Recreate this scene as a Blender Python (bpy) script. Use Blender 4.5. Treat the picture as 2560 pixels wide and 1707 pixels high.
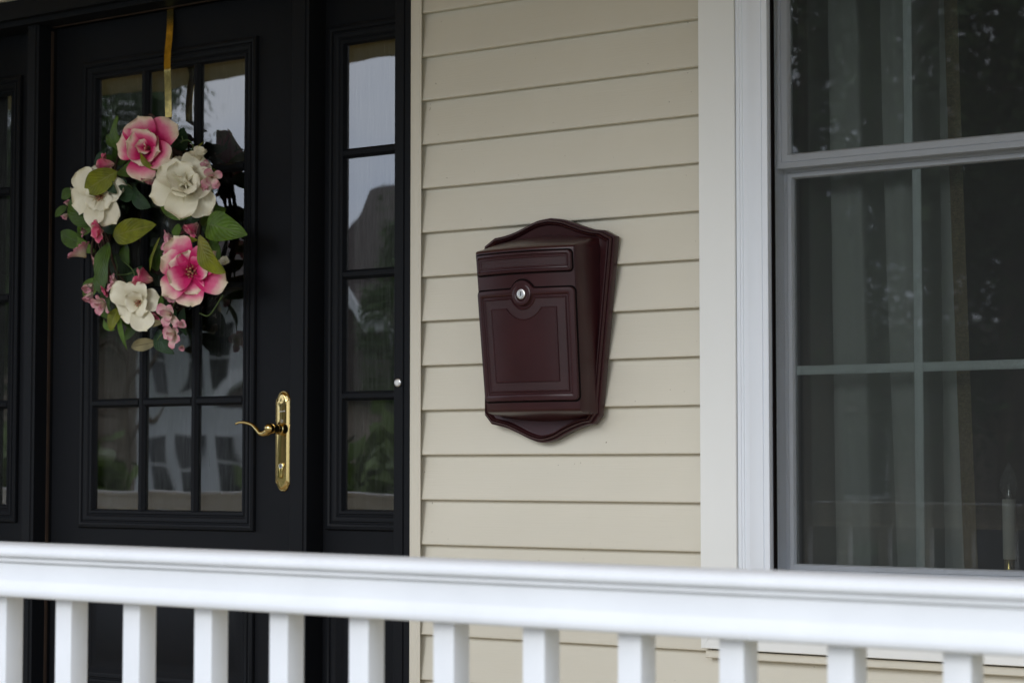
import bpy, bmesh, math, random
import numpy as np
from mathutils import Vector, Matrix

# ------------------------------------------------------------------ clear
for o in list(bpy.data.objects):
    bpy.data.objects.remove(o, do_unlink=True)
scene = bpy.context.scene
COL = scene.collection

# ------------------------------------------------------------------ camera
F_PX, YAW, TILT = 5451.6, math.radians(36.103), math.radians(3.271)   # in 2560x1707 photo pixels
CAM = Vector((2.70, -3.90, 1.0))
cam_d = bpy.data.cameras.new('camera')
cam = bpy.data.objects.new('camera', cam_d)
COL.objects.link(cam)
cam.location = CAM
cam.rotation_euler = (math.pi / 2 + TILT, 0, YAW)
cam_d.sensor_width = 36.0
cam_d.lens = 36.0 * F_PX / 2560.0
cam_d.clip_start = 0.05
cam_d.clip_end = 2000.0
cam_d.dof.use_dof = True
cam_d.dof.focus_distance = 4.62
cam_d.dof.aperture_fstop = 7.5
scene.camera = cam

# ------------------------------------------------------------------ world
SUN_EL, SUN_ROT = math.radians(21), math.radians(187)
world = bpy.data.worlds.new('World')
scene.world = world
world.use_nodes = True
wn, wl = world.node_tree.nodes, world.node_tree.links
wn.clear()
w_out = wn.new('ShaderNodeOutputWorld')
w_bg = wn.new('ShaderNodeBackground')
w_sky = wn.new('ShaderNodeTexSky')
w_sky.sky_type = 'NISHITA'
w_sky.sun_disc = False
w_sky.sun_elevation = SUN_EL
w_sky.sun_rotation = SUN_ROT
w_sky.dust_density = 0.4
w_tc = wn.new('ShaderNodeTexCoord')
w_map = wn.new('ShaderNodeMapping')
w_map.inputs['Scale'].default_value = (1.0, 1.0, 2.2)
w_noise = wn.new('ShaderNodeTexNoise')
w_noise.inputs['Scale'].default_value = 3.2
w_noise.inputs['Detail'].default_value = 6
w_ramp = wn.new('ShaderNodeValToRGB')
w_ramp.color_ramp.elements[0].position = 0.30
w_ramp.color_ramp.elements[0].color = (0.93, 0.93, 0.93, 1)
w_ramp.color_ramp.elements[1].position = 0.70
w_ramp.color_ramp.elements[1].color = (0.99, 0.99, 0.99, 1)
w_mix = wn.new('ShaderNodeMixRGB')
w_cl = wn.new('ShaderNodeValToRGB')                      # overcast cloud layer, lighter and darker banks
w_cl.color_ramp.elements[0].position = 0.34
w_cl.color_ramp.elements[0].color = (0.62, 0.72, 0.92, 1)
w_cl.color_ramp.elements[1].position = 0.66
w_cl.color_ramp.elements[1].color = (0.93, 0.97, 1.04, 1)
w_sc = wn.new('ShaderNodeVectorMath'); w_sc.operation = 'SCALE'
w_sc.inputs['Scale'].default_value = 10.8
wl.new(w_noise.outputs['Fac'], w_cl.inputs['Fac'])
wl.new(w_cl.outputs['Color'], w_sc.inputs[0])
wl.new(w_sc.outputs['Vector'], w_mix.inputs[2])
wl.new(w_tc.outputs['Generated'], w_map.inputs['Vector'])
wl.new(w_map.outputs['Vector'], w_noise.inputs['Vector'])
wl.new(w_noise.outputs['Fac'], w_ramp.inputs['Fac'])
wl.new(w_ramp.outputs['Color'], w_mix.inputs['Fac'])
wl.new(w_sky.outputs['Color'], w_mix.inputs[1])
wl.new(w_mix.outputs['Color'], w_bg.inputs['Color'])
w_bg.inputs['Strength'].default_value = 0.15
wl.new(w_bg.outputs['Background'], w_out.inputs['Surface'])

# ------------------------------------------------------------------ sun (veiled by cloud)
sun_d = bpy.data.lights.new('sun', 'SUN')
sun_d.energy = 1.3
sun_d.angle = math.radians(28)
sun_d.color = (0.97, 0.99, 1.0)
sun = bpy.data.objects.new('sun', sun_d)
COL.objects.link(sun)
_sd = Vector((-0.122, -0.9925, 0)).normalized() * math.cos(SUN_EL) + Vector((0, 0, math.sin(SUN_EL)))
sun.rotation_euler = _sd.to_track_quat('Z', 'Y').to_euler()
sun.location = (0, 0, 30)

# ------------------------------------------------------------------ exposure
vs = scene.view_settings
vs.view_transform = 'Standard'
vs.look = 'None'
vs.exposure = 0.0
vs.gamma = 1.0
vs.use_curve_mapping = False
scene.render.engine = 'CYCLES'
scene.cycles.max_bounces = 10
scene.cycles.transparent_max_bounces = 24
scene.cycles.use_denoising = True

# ------------------------------------------------------------------ pixel -> place helpers
_F = Vector((-math.sin(YAW) * math.cos(TILT), math.cos(YAW) * math.cos(TILT), math.sin(TILT)))
_R = Vector((math.cos(YAW), math.sin(YAW), 0))
_U = _R.cross(_F)


def at(px, py, Y):
    """point on the plane y = Y that the photo shows at pixel (px, py) of 2560x1707"""
    d = _F + _R * ((px - 1280) / F_PX) - _U * ((py - 853.5) / F_PX)
    t = (Y - CAM.y) / d.y
    return CAM + d * t


# ------------------------------------------------------------------ materials
def new_mat(name):
    m = bpy.data.materials.new(name)
    m.use_nodes = True
    return m, m.node_tree.nodes, m.node_tree.links, m.node_tree.nodes['Principled BSDF']


def tex_coord(n, l, scale=(1, 1, 1), kind='Object', loc=(0, 0, 0)):
    tc = n.new('ShaderNodeNewGeometry') if kind == 'World' else n.new('ShaderNodeTexCoord')
    mp = n.new('ShaderNodeMapping')
    mp.inputs['Scale'].default_value = scale
    mp.inputs['Location'].default_value = loc
    l.new(tc.outputs['Position' if kind == 'World' else kind], mp.inputs['Vector'])
    return mp.outputs['Vector']


def noise(n, l, vec, scale, detail=3.0, rough=0.5):
    t = n.new('ShaderNodeTexNoise')
    t.inputs['Scale'].default_value = scale
    t.inputs['Detail'].default_value = detail
    t.inputs['Roughness'].default_value = rough
    l.new(vec, t.inputs['Vector'])
    return t.outputs['Fac']


def ramp(n, l, fac, stops):
    r = n.new('ShaderNodeValToRGB')
    el = r.color_ramp.elements
    while len(el) < len(stops):
        el.new(0.5)
    for e, (p, c) in zip(el, stops):
        e.position = p
        e.color = (c[0], c[1], c[2], 1)
    l.new(fac, r.inputs['Fac'])
    return r.outputs['Color']


def bump(n, l, b, height, strength, dist):
    bp = n.new('ShaderNodeBump')
    bp.inputs['Strength'].default_value = strength
    bp.inputs['Distance'].default_value = dist
    l.new(height, bp.inputs['Height'])
    l.new(bp.outputs['Normal'], b.inputs['Normal'])
    return bp


def simple(name, col, rough=0.5, var=0.12, vscale=6.0, bscale=0, bstr=0.0, bdist=0.001, stretch=(1, 1, 1),
           metallic=0.0, spec=0.5, rvar=0.0):
    m, n, l, b = new_mat(name)
    v = tex_coord(n, l, stretch, 'World')
    f = noise(n, l, v, vscale, 4)
    lo = tuple(c * (1 - var) for c in col)
    hi = tuple(min(1, c * (1 + var)) for c in col)
    l.new(ramp(n, l, f, [(0.3, lo), (0.7, hi)]), b.inputs['Base Color'])
    b.inputs['Roughness'].default_value = rough
    b.inputs['Metallic'].default_value = metallic
    b.inputs['Specular IOR Level'].default_value = spec
    if rvar:
        r = n.new('ShaderNodeMapRange')
        r.inputs['To Min'].default_value = rough - rvar
        r.inputs['To Max'].default_value = rough + rvar
        l.new(noise(n, l, v, vscale * 3.1, 5), r.inputs['Value'])
        l.new(r.outputs['Result'], b.inputs['Roughness'])
    if bscale:
        bump(n, l, b, noise(n, l, v, bscale, 3), bstr, bdist)
    return m


def siding_material():
    m, n, l, b = new_mat('vinyl_siding')
    v = tex_coord(n, l, (1, 1, 1), 'World')
    oi = n.new('ShaderNodeObjectInfo')
    big = noise(n, l, v, 2.3, 4)
    mix = n.new('ShaderNodeMath'); mix.operation = 'MULTIPLY_ADD'
    mix.inputs[1].default_value = 0.35
    l.new(oi.outputs['Random'], mix.inputs[0]); l.new(big, mix.inputs[2])
    c = ramp(n, l, mix.outputs[0], [(0.35, (0.630, 0.588, 0.488)), (0.95, (0.675, 0.633, 0.532))])
    # small specks of dirt
    sp = noise(n, l, tex_coord(n, l, (1, 1, 1), 'World', (3, 7, 1)), 120, 2)
    spr = ramp(n, l, sp, [(0.765, (1, 1, 1)), (0.80, (0.35, 0.3, 0.25))])
    mm = n.new('ShaderNodeMixRGB'); mm.blend_type = 'MULTIPLY'; mm.inputs['Fac'].default_value = 1
    l.new(c, mm.inputs[1]); l.new(spr, mm.inputs[2])
    l.new(mm.outputs['Color'], b.inputs['Base Color'])
    b.inputs['Roughness'].default_value = 0.55
    b.inputs['Specular IOR Level'].default_value = 0.3
    g = noise(n, l, tex_coord(n, l, (9, 9, 260), 'World'), 1.0, 5, 0.62)     # embossed wood grain
    g2 = noise(n, l, tex_coord(n, l, (1.6, 1.6, 5), 'World'), 1.0, 2)          # slight oil-canning of the vinyl
    a = n.new('ShaderNodeMath'); a.operation = 'MULTIPLY_ADD'
    a.inputs[1].default_value = 9.0
    l.new(g2, a.inputs[0]); l.new(g, a.inputs[2])
    bump(n, l, b, a.outputs[0], 0.45, 0.0009)
    return m


def glass_material(name, ior, wave_scale, wave_dist, tint=(1, 1, 1), rough=0.012):
    """double glazing: mirror-like reflection by Fresnel, the rest goes straight through"""
    m = bpy.data.materials.new(name)
    m.use_nodes = True
    n, l = m.node_tree.nodes, m.node_tree.links
    n.clear()
    out = n.new('ShaderNodeOutputMaterial')
    tr = n.new('ShaderNodeBsdfTransparent'); tr.inputs['Color'].default_value = (*tint, 1)
    gl = n.new('ShaderNodeBsdfGlossy'); gl.inputs['Roughness'].default_value = rough
    fr = n.new('ShaderNodeFresnel'); fr.inputs['IOR'].default_value = ior
    mx = n.new('ShaderNodeMixShader')
    v = tex_coord(n, l, (1, 1, 0.55), 'World')
    t4 = n.new('ShaderNodeTexNoise'); t4.noise_dimensions = '4D'      # every pane is warped in its own way
    t4.inputs['Scale'].default_value = wave_scale; t4.inputs['Detail'].default_value = 1.0
    oi = n.new('ShaderNodeObjectInfo')
    mw = n.new('ShaderNodeMath'); mw.operation = 'MULTIPLY'; mw.inputs[1].default_value = 30.0
    l.new(oi.outputs['Random'], mw.inputs[0]); l.new(mw.outputs[0], t4.inputs['W']); l.new(v, t4.inputs['Vector'])
    nz = t4.outputs['Fac']
    bp = n.new('ShaderNodeBump')
    bp.inputs['Strength'].default_value = 1.0
    bp.inputs['Distance'].default_value = wave_dist
    l.new(nz, bp.inputs['Height'])
    l.new(bp.outputs['Normal'], gl.inputs['Normal'])
    l.new(fr.outputs['Fac'], mx.inputs['Fac'])
    l.new(tr.outputs['BSDF'], mx.inputs[1]); l.new(gl.outputs['BSDF'], mx.inputs[2])
    l.new(mx.outputs['Shader'], out.inputs['Surface'])
    return m


def veil_material(name, col, opacity, streak=(160, 160, 3), contrast=0.5, rough_scale=1.0):
    """thin woven cloth that lets part of the light through"""
    m, n, l, b = new_mat(name)
    v = tex_coord(n, l, streak, 'World')
    f = noise(n, l, v, rough_scale, 4, 0.65)
    lo = tuple(c * (1 - contrast) for c in col)
    l.new(ramp(n, l, f, [(0.3, lo), (0.72, col)]), b.inputs['Base Color'])
    b.inputs['Roughness'].default_value = 0.9
    b.inputs['Alpha'].default_value = opacity
    b.inputs['Specular IOR Level'].default_value = 0.1
    return m


def screen_material():
    """insect screen: woven dark wires, 1.6 mm pitch, drawn as wires and holes"""
    m = bpy.data.materials.new('insect_screen')
    m.use_nodes = True
    n, l = m.node_tree.nodes, m.node_tree.links
    n.clear()
    out = n.new('ShaderNodeOutputMaterial')
    geo = n.new('ShaderNodeNewGeometry')
    sep = n.new('ShaderNodeSeparateXYZ')
    l.new(geo.outputs['Position'], sep.inputs[0])
    holes = []
    for ax, w in (('X', 0.22), ('Z', 0.20)):
        mu = n.new('ShaderNodeMath'); mu.operation = 'MULTIPLY'; mu.inputs[1].default_value = 1 / 0.0016
        fr = n.new('ShaderNodeMath'); fr.operation = 'FRACT'
        gt = n.new('ShaderNodeMath'); gt.operation = 'LESS_THAN'; gt.inputs[1].default_value = w
        l.new(sep.outputs[ax], mu.inputs[0]); l.new(mu.outputs[0], fr.inputs[0]); l.new(fr.outputs[0], gt.inputs[0])
        holes.append(gt.outputs[0])
    mx_ = n.new('ShaderNodeMath'); mx_.operation = 'MAXIMUM'
    l.new(holes[0], mx_.inputs[0]); l.new(holes[1], mx_.inputs[1])
    tr = n.new('ShaderNodeBsdfTransparent')
    di = n.new('ShaderNodeBsdfDiffuse'); di.inputs['Color'].default_value = (0.055, 0.058, 0.058, 1)
    mx = n.new('ShaderNodeMixShader')
    l.new(mx_.outputs[0], mx.inputs['Fac'])
    l.new(tr.outputs['BSDF'], mx.inputs[1]); l.new(di.outputs['BSDF'], mx.inputs[2])
    l.new(mx.outputs['Shader'], out.inputs['Surface'])
    return m


def petal_material(name, stops, rough=0.6):
    m, n, l, b = new_mat(name)
    uv = n.new('ShaderNodeUVMap')
    sep = n.new('ShaderNodeSeparateXYZ')
    l.new(uv.outputs['UV'], sep.inputs[0])
    nz = noise(n, l, tex_coord(n, l, (1, 1, 1), 'World'), 45, 3)
    a = n.new('ShaderNodeMath'); a.operation = 'MULTIPLY_ADD'
    a.inputs[1].default_value = 0.30; a.inputs[2].default_value = -0.15
    l.new(nz, a.inputs[0])
    s = n.new('ShaderNodeMath'); s.operation = 'ADD'
    l.new(sep.outputs['X'], s.inputs[0]); l.new(a.outputs[0], s.inputs[1])
    l.new(ramp(n, l, s.outputs[0], stops), b.inputs['Base Color'])
    b.inputs['Roughness'].default_value = rough
    b.inputs['Specular IOR Level'].default_value = 0.25
    b.inputs['Subsurface Weight'].default_value = 0.0
    # fine veins along the petal
    w = n.new('ShaderNodeTexWave'); w.inputs['Scale'].default_value = 9; w.inputs['Distortion'].default_value = 2
    w.bands_direction = 'Y'
    l.new(uv.outputs['UV'], w.inputs['Vector'])
    bump(n, l, b, w.outputs['Fac'], 0.25, 0.0006)
    return m


def leaf_material(name, col, vein):
    m, n, l, b = new_mat(name)
    uv = n.new('ShaderNodeUVMap')
    sep = n.new('ShaderNodeSeparateXYZ')
    l.new(uv.outputs['UV'], sep.inputs[0])
    # distance from midrib
    sb = n.new('ShaderNodeMath'); sb.operation = 'SUBTRACT'; sb.inputs[1].default_value = 0.5
    l.new(sep.outputs['Y'], sb.inputs[0])
    ab = n.new('ShaderNodeMath'); ab.operation = 'ABSOLUTE'
    l.new(sb.outputs[0], ab.inputs[0])
    nz = noise(n, l, tex_coord(n, l, (1, 1, 1), 'World'), 30, 3)
    base = ramp(n, l, nz, [(0.3, tuple(c * 0.65 for c in col)), (0.7, tuple(c * 1.25 for c in col))])
    mid = ramp(n, l, ab.outputs[0], [(0.012, (1, 1, 1)), (0.035, (0, 0, 0))])
    mm = n.new('ShaderNodeMixRGB')
    l.new(mid, mm.inputs['Fac']); l.new(base, mm.inputs[1]); mm.inputs[2].default_value = (*vein, 1)
    l.new(mm.outputs['Color'], b.inputs['Base Color'])
    b.inputs['Roughness'].default_value = 0.46
    b.inputs['Specular IOR Level'].default_value = 0.26
    # side veins
    v1 = n.new('ShaderNodeMath'); v1.operation = 'MULTIPLY_ADD'; v1.inputs[1].default_value = -0.9
    l.new(ab.outputs[0], v1.inputs[0]); l.new(sep.outputs['X'], v1.inputs[2])
    v2 = n.new('ShaderNodeMath'); v2.operation = 'MULTIPLY'; v2.inputs[1].default_value = 48
    l.new(v1.outputs[0], v2.inputs[0])
    v3 = n.new('ShaderNodeMath'); v3.operation = 'SINE'
    l.new(v2.outputs[0], v3.inputs[0])
    bump(n, l, b, v3.outputs[0], 0.35, 0.0012)
    return m


M = {}
M['siding'] = siding_material()
M['cream_trim'] = simple('cream_trim', (0.66, 0.617, 0.518), 0.5, 0.05, 5, 60, 0.1, 0.0005, (1, 1, .2), spec=0.3)
M['white_trim'] = simple('white_trim_board', (0.81, 0.81, 0.785), 0.5, 0.04, 3, 70, 0.08, 0.0005, (1, 1, .2), spec=0.3)
M['white_vinyl'] = simple('white_vinyl', (0.76, 0.79, 0.84), 0.38, 0.03, 3, 0, spec=0.4)
M['rail_white'] = simple('rail_white', (0.80, 0.80, 0.805), 0.42, 0.035, 9, 25, 0.05, 0.0008, spec=0.4, rvar=0.08)
M['black_paint'] = simple('black_paint', (0.0095, 0.0104, 0.0126), 0.50, 0.2, 8, 1.0, 0.25, 0.0006, (320, 320, 9), spec=0.10, rvar=0.06)
M['black_paint_h'] = simple('black_paint_crossgrain', (0.0095, 0.0104, 0.0126), 0.50, 0.2, 8, 1.0, 0.25, 0.0006, (9, 320, 320), spec=0.10, rvar=0.06)
M['weatherstrip'] = simple('weatherstrip', (0.045, 0.026, 0.016), 0.8, 0.2, 20)
M['maroon'] = simple('maroon_enamel', (0.036, 0.0092, 0.0110), 0.31, 0.12, 14, 420, 0.05, 0.0004, spec=0.34, rvar=0.05)
M['maroon_pebble'] = simple('maroon_pebbled', (0.034, 0.0100, 0.0115), 0.42, 0.12, 14, 620, 0.55, 0.0012, spec=0.36)
M['gap_black'] = simple('painted_gap_shade', (0.004, 0.0022, 0.0022), 0.95, 0.1, 10, spec=0.1)  # black that paints the shade inside narrow gaps
M['chrome'] = simple('chrome', (0.86, 0.85, 0.83), 0.30, 0.05, 40, metallic=1.0)
M['satin_metal'] = simple('satin_nickel', (0.66, 0.66, 0.66), 0.28, 0.05, 40, metallic=1.0)
M['button_white'] = simple('bell_button', (0.70, 0.71, 0.71), 0.4, 0.04, 40)
M['brass'] = simple('polished_brass', (0.68, 0.51, 0.22), 0.13, 0.06, 30, 90, 0.03, 0.0005, metallic=1.0, rvar=0.05)
M['brass_worn'] = simple('worn_brass', (0.70, 0.55, 0.20), 0.20, 0.35, 40, 120, 0.12, 0.001, metallic=1.0, rvar=0.12)
M['engraving'] = simple('engraving_grey', (0.55, 0.52, 0.47), 0.5, 0.05, 40)
M['keyhole'] = simple('keyhole_dark', (0.01, 0.009, 0.008), 0.5, 0.05, 40)
M['brown_ribbon'] = simple('brown_ribbon', (0.045, 0.014, 0.008), 0.6, 0.3, 60)
M['twig'] = simple('twig_bark', (0.055, 0.026, 0.014), 0.8, 0.4, 60, 200, 0.6, 0.002)
M['stem_green'] = simple('stem_green', (0.06, 0.10, 0.02), 0.55, 0.3, 60)
M['stamen'] = simple('stamen', (0.38, 0.16, 0.09), 0.7, 0.5, 180)
M['door_glass'] = glass_material('door_glass', 3.0, 5.0, 0.0011)
M['window_glass'] = glass_material('window_glass', 2.7, 3.0, 0.0005, (0.92, 0.97, 0.945), 0.007)
M['sheer'] = veil_material('sheer_curtain', (0.30, 0.31, 0.29), 0.55, (260, 260, 14), 0.75)
M['curtain'] = veil_material('linen_curtain', (0.66, 0.68, 0.64), 1.0, (300, 300, 300), 0.12)
M['burlap'] = veil_material('burlap_border', (0.40, 0.32, 0.19), 1.0, (180, 180, 420), 0.6)
M['screen'] = screen_material()
M['grille_white'] = simple('grille_bar_white', (0.88, 0.93, 0.92), 0.45, 0.03, 6)
M['candle_white'] = simple('candle_tube', (0.70, 0.70, 0.64), 0.4, 0.04, 20)
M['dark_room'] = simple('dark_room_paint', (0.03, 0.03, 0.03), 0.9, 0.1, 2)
M['concrete'] = simple('porch_boards', (0.55, 0.43, 0.25), 0.8, 0.12, 4, 80, 0.2, 0.002)
M['ceiling'] = simple('porch_ceiling', (0.66, 0.41, 0.05), 0.6, 0.1, 3)
M['beam'] = simple('porch_beam', (0.42, 0.33, 0.15), 0.6, 0.08, 3)
M['grass'] = simple('lawn_grass', (0.045, 0.085, 0.02), 0.9, 0.45, 1.3, 30, 0.8, 0.03)
M['added_bounce_slab'] = simple('bounce_slab_concrete', (0.30, 0.285, 0.26), 0.85, 0.1, 2, 90, 0.3, 0.003)  # for the unseen slab that bounces light
M['asphalt'] = simple('asphalt', (0.06, 0.06, 0.062), 0.85, 0.2, 3, 120, 0.4, 0.004)
M['path'] = simple('concrete_path', (0.33, 0.32, 0.30), 0.85, 0.12, 2, 90, 0.3, 0.003)
M['bark'] = simple('tree_bark', (0.15, 0.115, 0.08), 0.9, 0.4, 6, 24, 0.8, 0.03, (1, 1, .25))
M['foliage'] = simple('foliage', (0.052, 0.092, 0.022), 0.6, 0.55, 1.1)
M['foliage_b'] = simple('foliage_shrub', (0.085, 0.125, 0.025), 0.6, 0.45, 1.6)
M['far_wall'] = simple('far_house_wall', (0.82, 0.84, 0.86), 0.7, 0.05, 2)
M['far_tan'] = simple('far_house_tan', (0.30, 0.24, 0.19), 0.8, 0.15, 2)
M['far_roof'] = simple('far_roof_shingle', (0.105, 0.085, 0.075), 0.9, 0.25, 6, 20, 0.5, 0.02)
M['far_white'] = simple('far_white_trim', (0.78, 0.78, 0.78), 0.6, 0.03, 2)
M['far_glass'] = simple('far_window_glass', (0.02, 0.026, 0.03), 0.08, 0.1, 2)
M['car_paint'] = simple('car_paint', (0.03, 0.032, 0.036), 0.12, 0.05, 3, spec=0.6)
M['tyre'] = simple('tyre_rubber', (0.015, 0.015, 0.015), 0.8, 0.1, 9)
M['lamp_glass'] = simple('headlamp_glass', (0.85, 0.85, 0.85), 0.05, 0.02, 9, metallic=1.0)


def bulb_material():
    m, n, l, b = new_mat('bulb_glass')
    b.inputs['Base Color'].default_value = (0.9, 0.95, 0.95, 1)
    b.inputs['Roughness'].default_value = 0.03
    b.inputs['Alpha'].default_value = 0.08
    v = tex_coord(n, l, (1, 1, 1), 'World')
    bump(n, l, b, noise(n, l, v, 60, 1), 0.1, 0.001)
    return m


M['bulb'] = bulb_material()
PINK = [(0.02, (0.46, 0.010, 0.085)), (0.46, (0.66, 0.022, 0.16)), (0.66, (0.76, 0.17, 0.30)), (0.84, (0.82, 0.60, 0.50)), (1.0, (0.84, 0.74, 0.55))]
M['petal_pink'] = petal_material('petal_pink', PINK)
M['petal_rose'] = petal_material('petal_rose', [(0.05, (0.70, 0.40, 0.33)), (0.35, (0.68, 0.20, 0.26)), (0.75, (0.64, 0.06, 0.17)), (1.0, (0.72, 0.35, 0.35))])
M['petal_pale'] = petal_material('petal_pale', [(0.0, (0.55, 0.48, 0.28)), (0.4, (0.72, 0.56, 0.48)), (0.8, (0.66, 0.30, 0.36)), (1.0, (0.62, 0.24, 0.32))])
M['petal_white'] = petal_material('petal_white', [(0.0, (0.58, 0.48, 0.26)), (0.25, (0.80, 0.74, 0.55)), (0.8, (0.86, 0.81, 0.65)), (1.0, (0.84, 0.78, 0.58))])
M['leaf_dark'] = leaf_material('leaf_dark', (0.048, 0.095, 0.012), (0.06, 0.10, 0.03))
M['leaf_green'] = leaf_material('leaf_green', (0.078, 0.145, 0.015), (0.10, 0.15, 0.04))
M['leaf_olive'] = leaf_material('leaf_olive', (0.165, 0.18, 0.008), (0.20, 0.20, 0.04))
M['leaf_deep'] = leaf_material('leaf_deep', (0.020, 0.050, 0.018), (0.03, 0.06, 0.03))
M['leaf_tan'] = leaf_material('leaf_tan', (0.20, 0.17, 0.085), (0.08, 0.06, 0.03))

# ------------------------------------------------------------------ object helpers
WLOC = {}


def tag(o, label=None, cat=None, group=None, kind=None):
    if label: o['label'] = label
    if cat: o['category'] = cat
    if group: o['group'] = group
    if kind: o['kind'] = kind
    return o


def empty(name, loc, label=None, cat=None, group=None):
    o = bpy.data.objects.new(name, None)
    o.empty_display_size = 0.1
    COL.objects.link(o)
    o.location = loc
    WLOC[o] = Vector(loc)
    return tag(o, label, cat, group)


def link(name, me, mat, parent=None, loc=(0, 0, 0)):
    o = bpy.data.objects.new(name, me)
    COL.objects.link(o)
    if mat is not None and not me.materials:
        me.materials.append(mat)
    WLOC[o] = Vector(loc)
    if parent is not None:
        o.parent = parent
        o.location = Vector(loc) - WLOC[parent]
    else:
        o.location = loc
    return o


def mesh(name, verts, faces, mat, parent=None, smooth=False, uvs=None, recalc=True, weld=False, autosmooth=None):
    """verts in world coordinates; the object's origin is put at their centre"""
    vs_ = [Vector(v) for v in verts]
    lo = Vector((min(v.x for v in vs_), min(v.y for v in vs_), min(v.z for v in vs_)))
    hi = Vector((max(v.x for v in vs_), max(v.y for v in vs_), max(v.z for v in vs_)))
    c = (lo + hi) / 2
    me = bpy.data.meshes.new(name)
    me.from_pydata([v - c for v in vs_], [], faces)
    if uvs is not None:
        ul = me.uv_layers.new(name='UVMap')
        for li, lp in enumerate(me.loops):
            ul.data[li].uv = uvs[lp.vertex_index]
    if recalc or weld:
        bm = bmesh.new(); bm.from_mesh(me)
        if weld: bmesh.ops.remove_doubles(bm, verts=bm.verts, dist=1e-5)
        if recalc: bmesh.ops.recalc_face_normals(bm, faces=bm.faces)
        bm.to_mesh(me); bm.free()
    if smooth:
        for p in me.polygons: p.use_smooth = True
    if autosmooth:
        for p in me.polygons: p.use_smooth = True
        me.set_sharp_from_angle(angle=math.radians(autosmooth))
    me.update()
    return link(name, me, mat, parent, c)


def box(name, x0, x1, y0, y1, z0, z1, mat, parent=None, bevel=0.0, seg=2):
    bm = bmesh.new()
    bmesh.ops.create_cube(bm, size=1.0)
    for v in bm.verts:
        v.co = Vector((v.co.x * (x1 - x0), v.co.y * (y1 - y0), v.co.z * (z1 - z0)))
    if bevel:
        bmesh.ops.bevel(bm, geom=bm.edges[:], offset=bevel, segments=seg, affect='EDGES', profile=0.5)
    me = bpy.data.meshes.new(name)
    bm.to_mesh(me); bm.free()
    if bevel:
        for p in me.polygons: p.use_smooth = True
        me.set_sharp_from_angle(angle=math.radians(35))
    return link(name, me, mat, parent, ((x0 + x1) / 2, (y0 + y1) / 2, (z0 + z1) / 2))


def extrude_x(name, prof, x0, x1, mat, parent=None, auto=40, closed=True):
    """prof: list of (y, z)"""
    n = len(prof)
    vs_ = [(x0, y, z) for y, z in prof] + [(x1, y, z) for y, z in prof]
    fs = [(i, (i + 1) % n, n + (i + 1) % n, n + i) for i in range(n if closed else n - 1)]
    if closed:
        fs += [tuple(range(n)), tuple(range(2 * n - 1, n - 1, -1))]
    return mesh(name, vs_, fs, mat, parent, autosmooth=auto)


def extrude_z(name, prof, z0, z1, mat, parent=None, auto=40):
    n = len(prof)
    vs_ = [(x, y, z0) for x, y in prof] + [(x, y, z1) for x, y in prof]
    fs = [(i, (i + 1) % n, n + (i + 1) % n, n + i) for i in range(n)]
    fs += [tuple(range(n)), tuple(range(2 * n - 1, n - 1, -1))]
    return mesh(name, vs_, fs, mat, parent, autosmooth=auto)


def frame(name, rect, prof, mat, parent=None, auto=40):
    """mitred frame: prof is a list of (inset from the outer rectangle, y)"""
    x0, x1, z0, z1 = rect
    vs_, fs = [], []
    for i, y in prof:
        vs_ += [(x0 + i, y, z0 + i), (x1 - i, y, z0 + i), (x1 - i, y, z1 - i), (x0 + i, y, z1 - i)]
    n = len(prof)
    for k in range(n - 1):
        for j in range(4):
            a, b = k * 4 + j, k * 4 + (j + 1) % 4
            fs.append((a, b, b + 4, a + 4))
    return mesh(name, vs_, fs, mat, parent, recalc=False, autosmooth=auto)


def loft(name, loops, mat, parent=None, cap0=False, cap1=True, auto=40, closed=True, smooth=False):
    n = len(loops[0])
    vs_ = [p for lp in loops for p in lp]
    fs = []
    for k in range(len(loops) - 1):
        for j in range(n if closed else n - 1):
            a, b = k * n + j, k * n + (j + 1) % n
            fs.append((a, b, b + n, a + n))
    if cap0: fs.append(tuple(range(n)))
    if cap1: fs.append(tuple(range((len(loops) - 1) * n, len(loops) * n)))
    return mesh(name, vs_, fs, mat, parent, autosmooth=None if smooth else auto, smooth=smooth)


def tube_geo(pts, radii, seg=8):
    """sweep along pts"""
    pts = [Vector(p) for p in pts]
    vs_, fs = [], []
    n = len(pts)
    up = Vector((0.31, 0.52, 0.79))
    for i, p in enumerate(pts):
        t = (pts[min(i + 1, n - 1)] - pts[max(i - 1, 0)]).normalized()
        a = t.cross(up).normalized()
        b = t.cross(a).normalized()
        r = radii[i] if hasattr(radii, '__len__') else radii
        for k in range(seg):
            an = 2 * math.pi * k / seg
            rr = r if not hasattr(r, '__len__') else None
            if rr is None:
                vs_.append(p + a * math.cos(an) * r[0] + b * math.sin(an) * r[1])
            else:
                vs_.append(p + a * math.cos(an) * r + b * math.sin(an) * r)
    for i in range(n - 1):
        for k in range(seg):
            q, w = i * seg + k, i * seg + (k + 1) % seg
            fs.append((q, w, w + seg, q + seg))
    fs.append(tuple(range(seg))); fs.append(tuple(range((n - 1) * seg, n * seg)))
    return vs_, fs


def merge(parts):
    vs_, fs = [], []
    for v, f in parts:
        o = len(vs_)
        vs_ += list(v)
        fs += [tuple(i + o for i in q) for q in f]
    return vs_, fs


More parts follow.
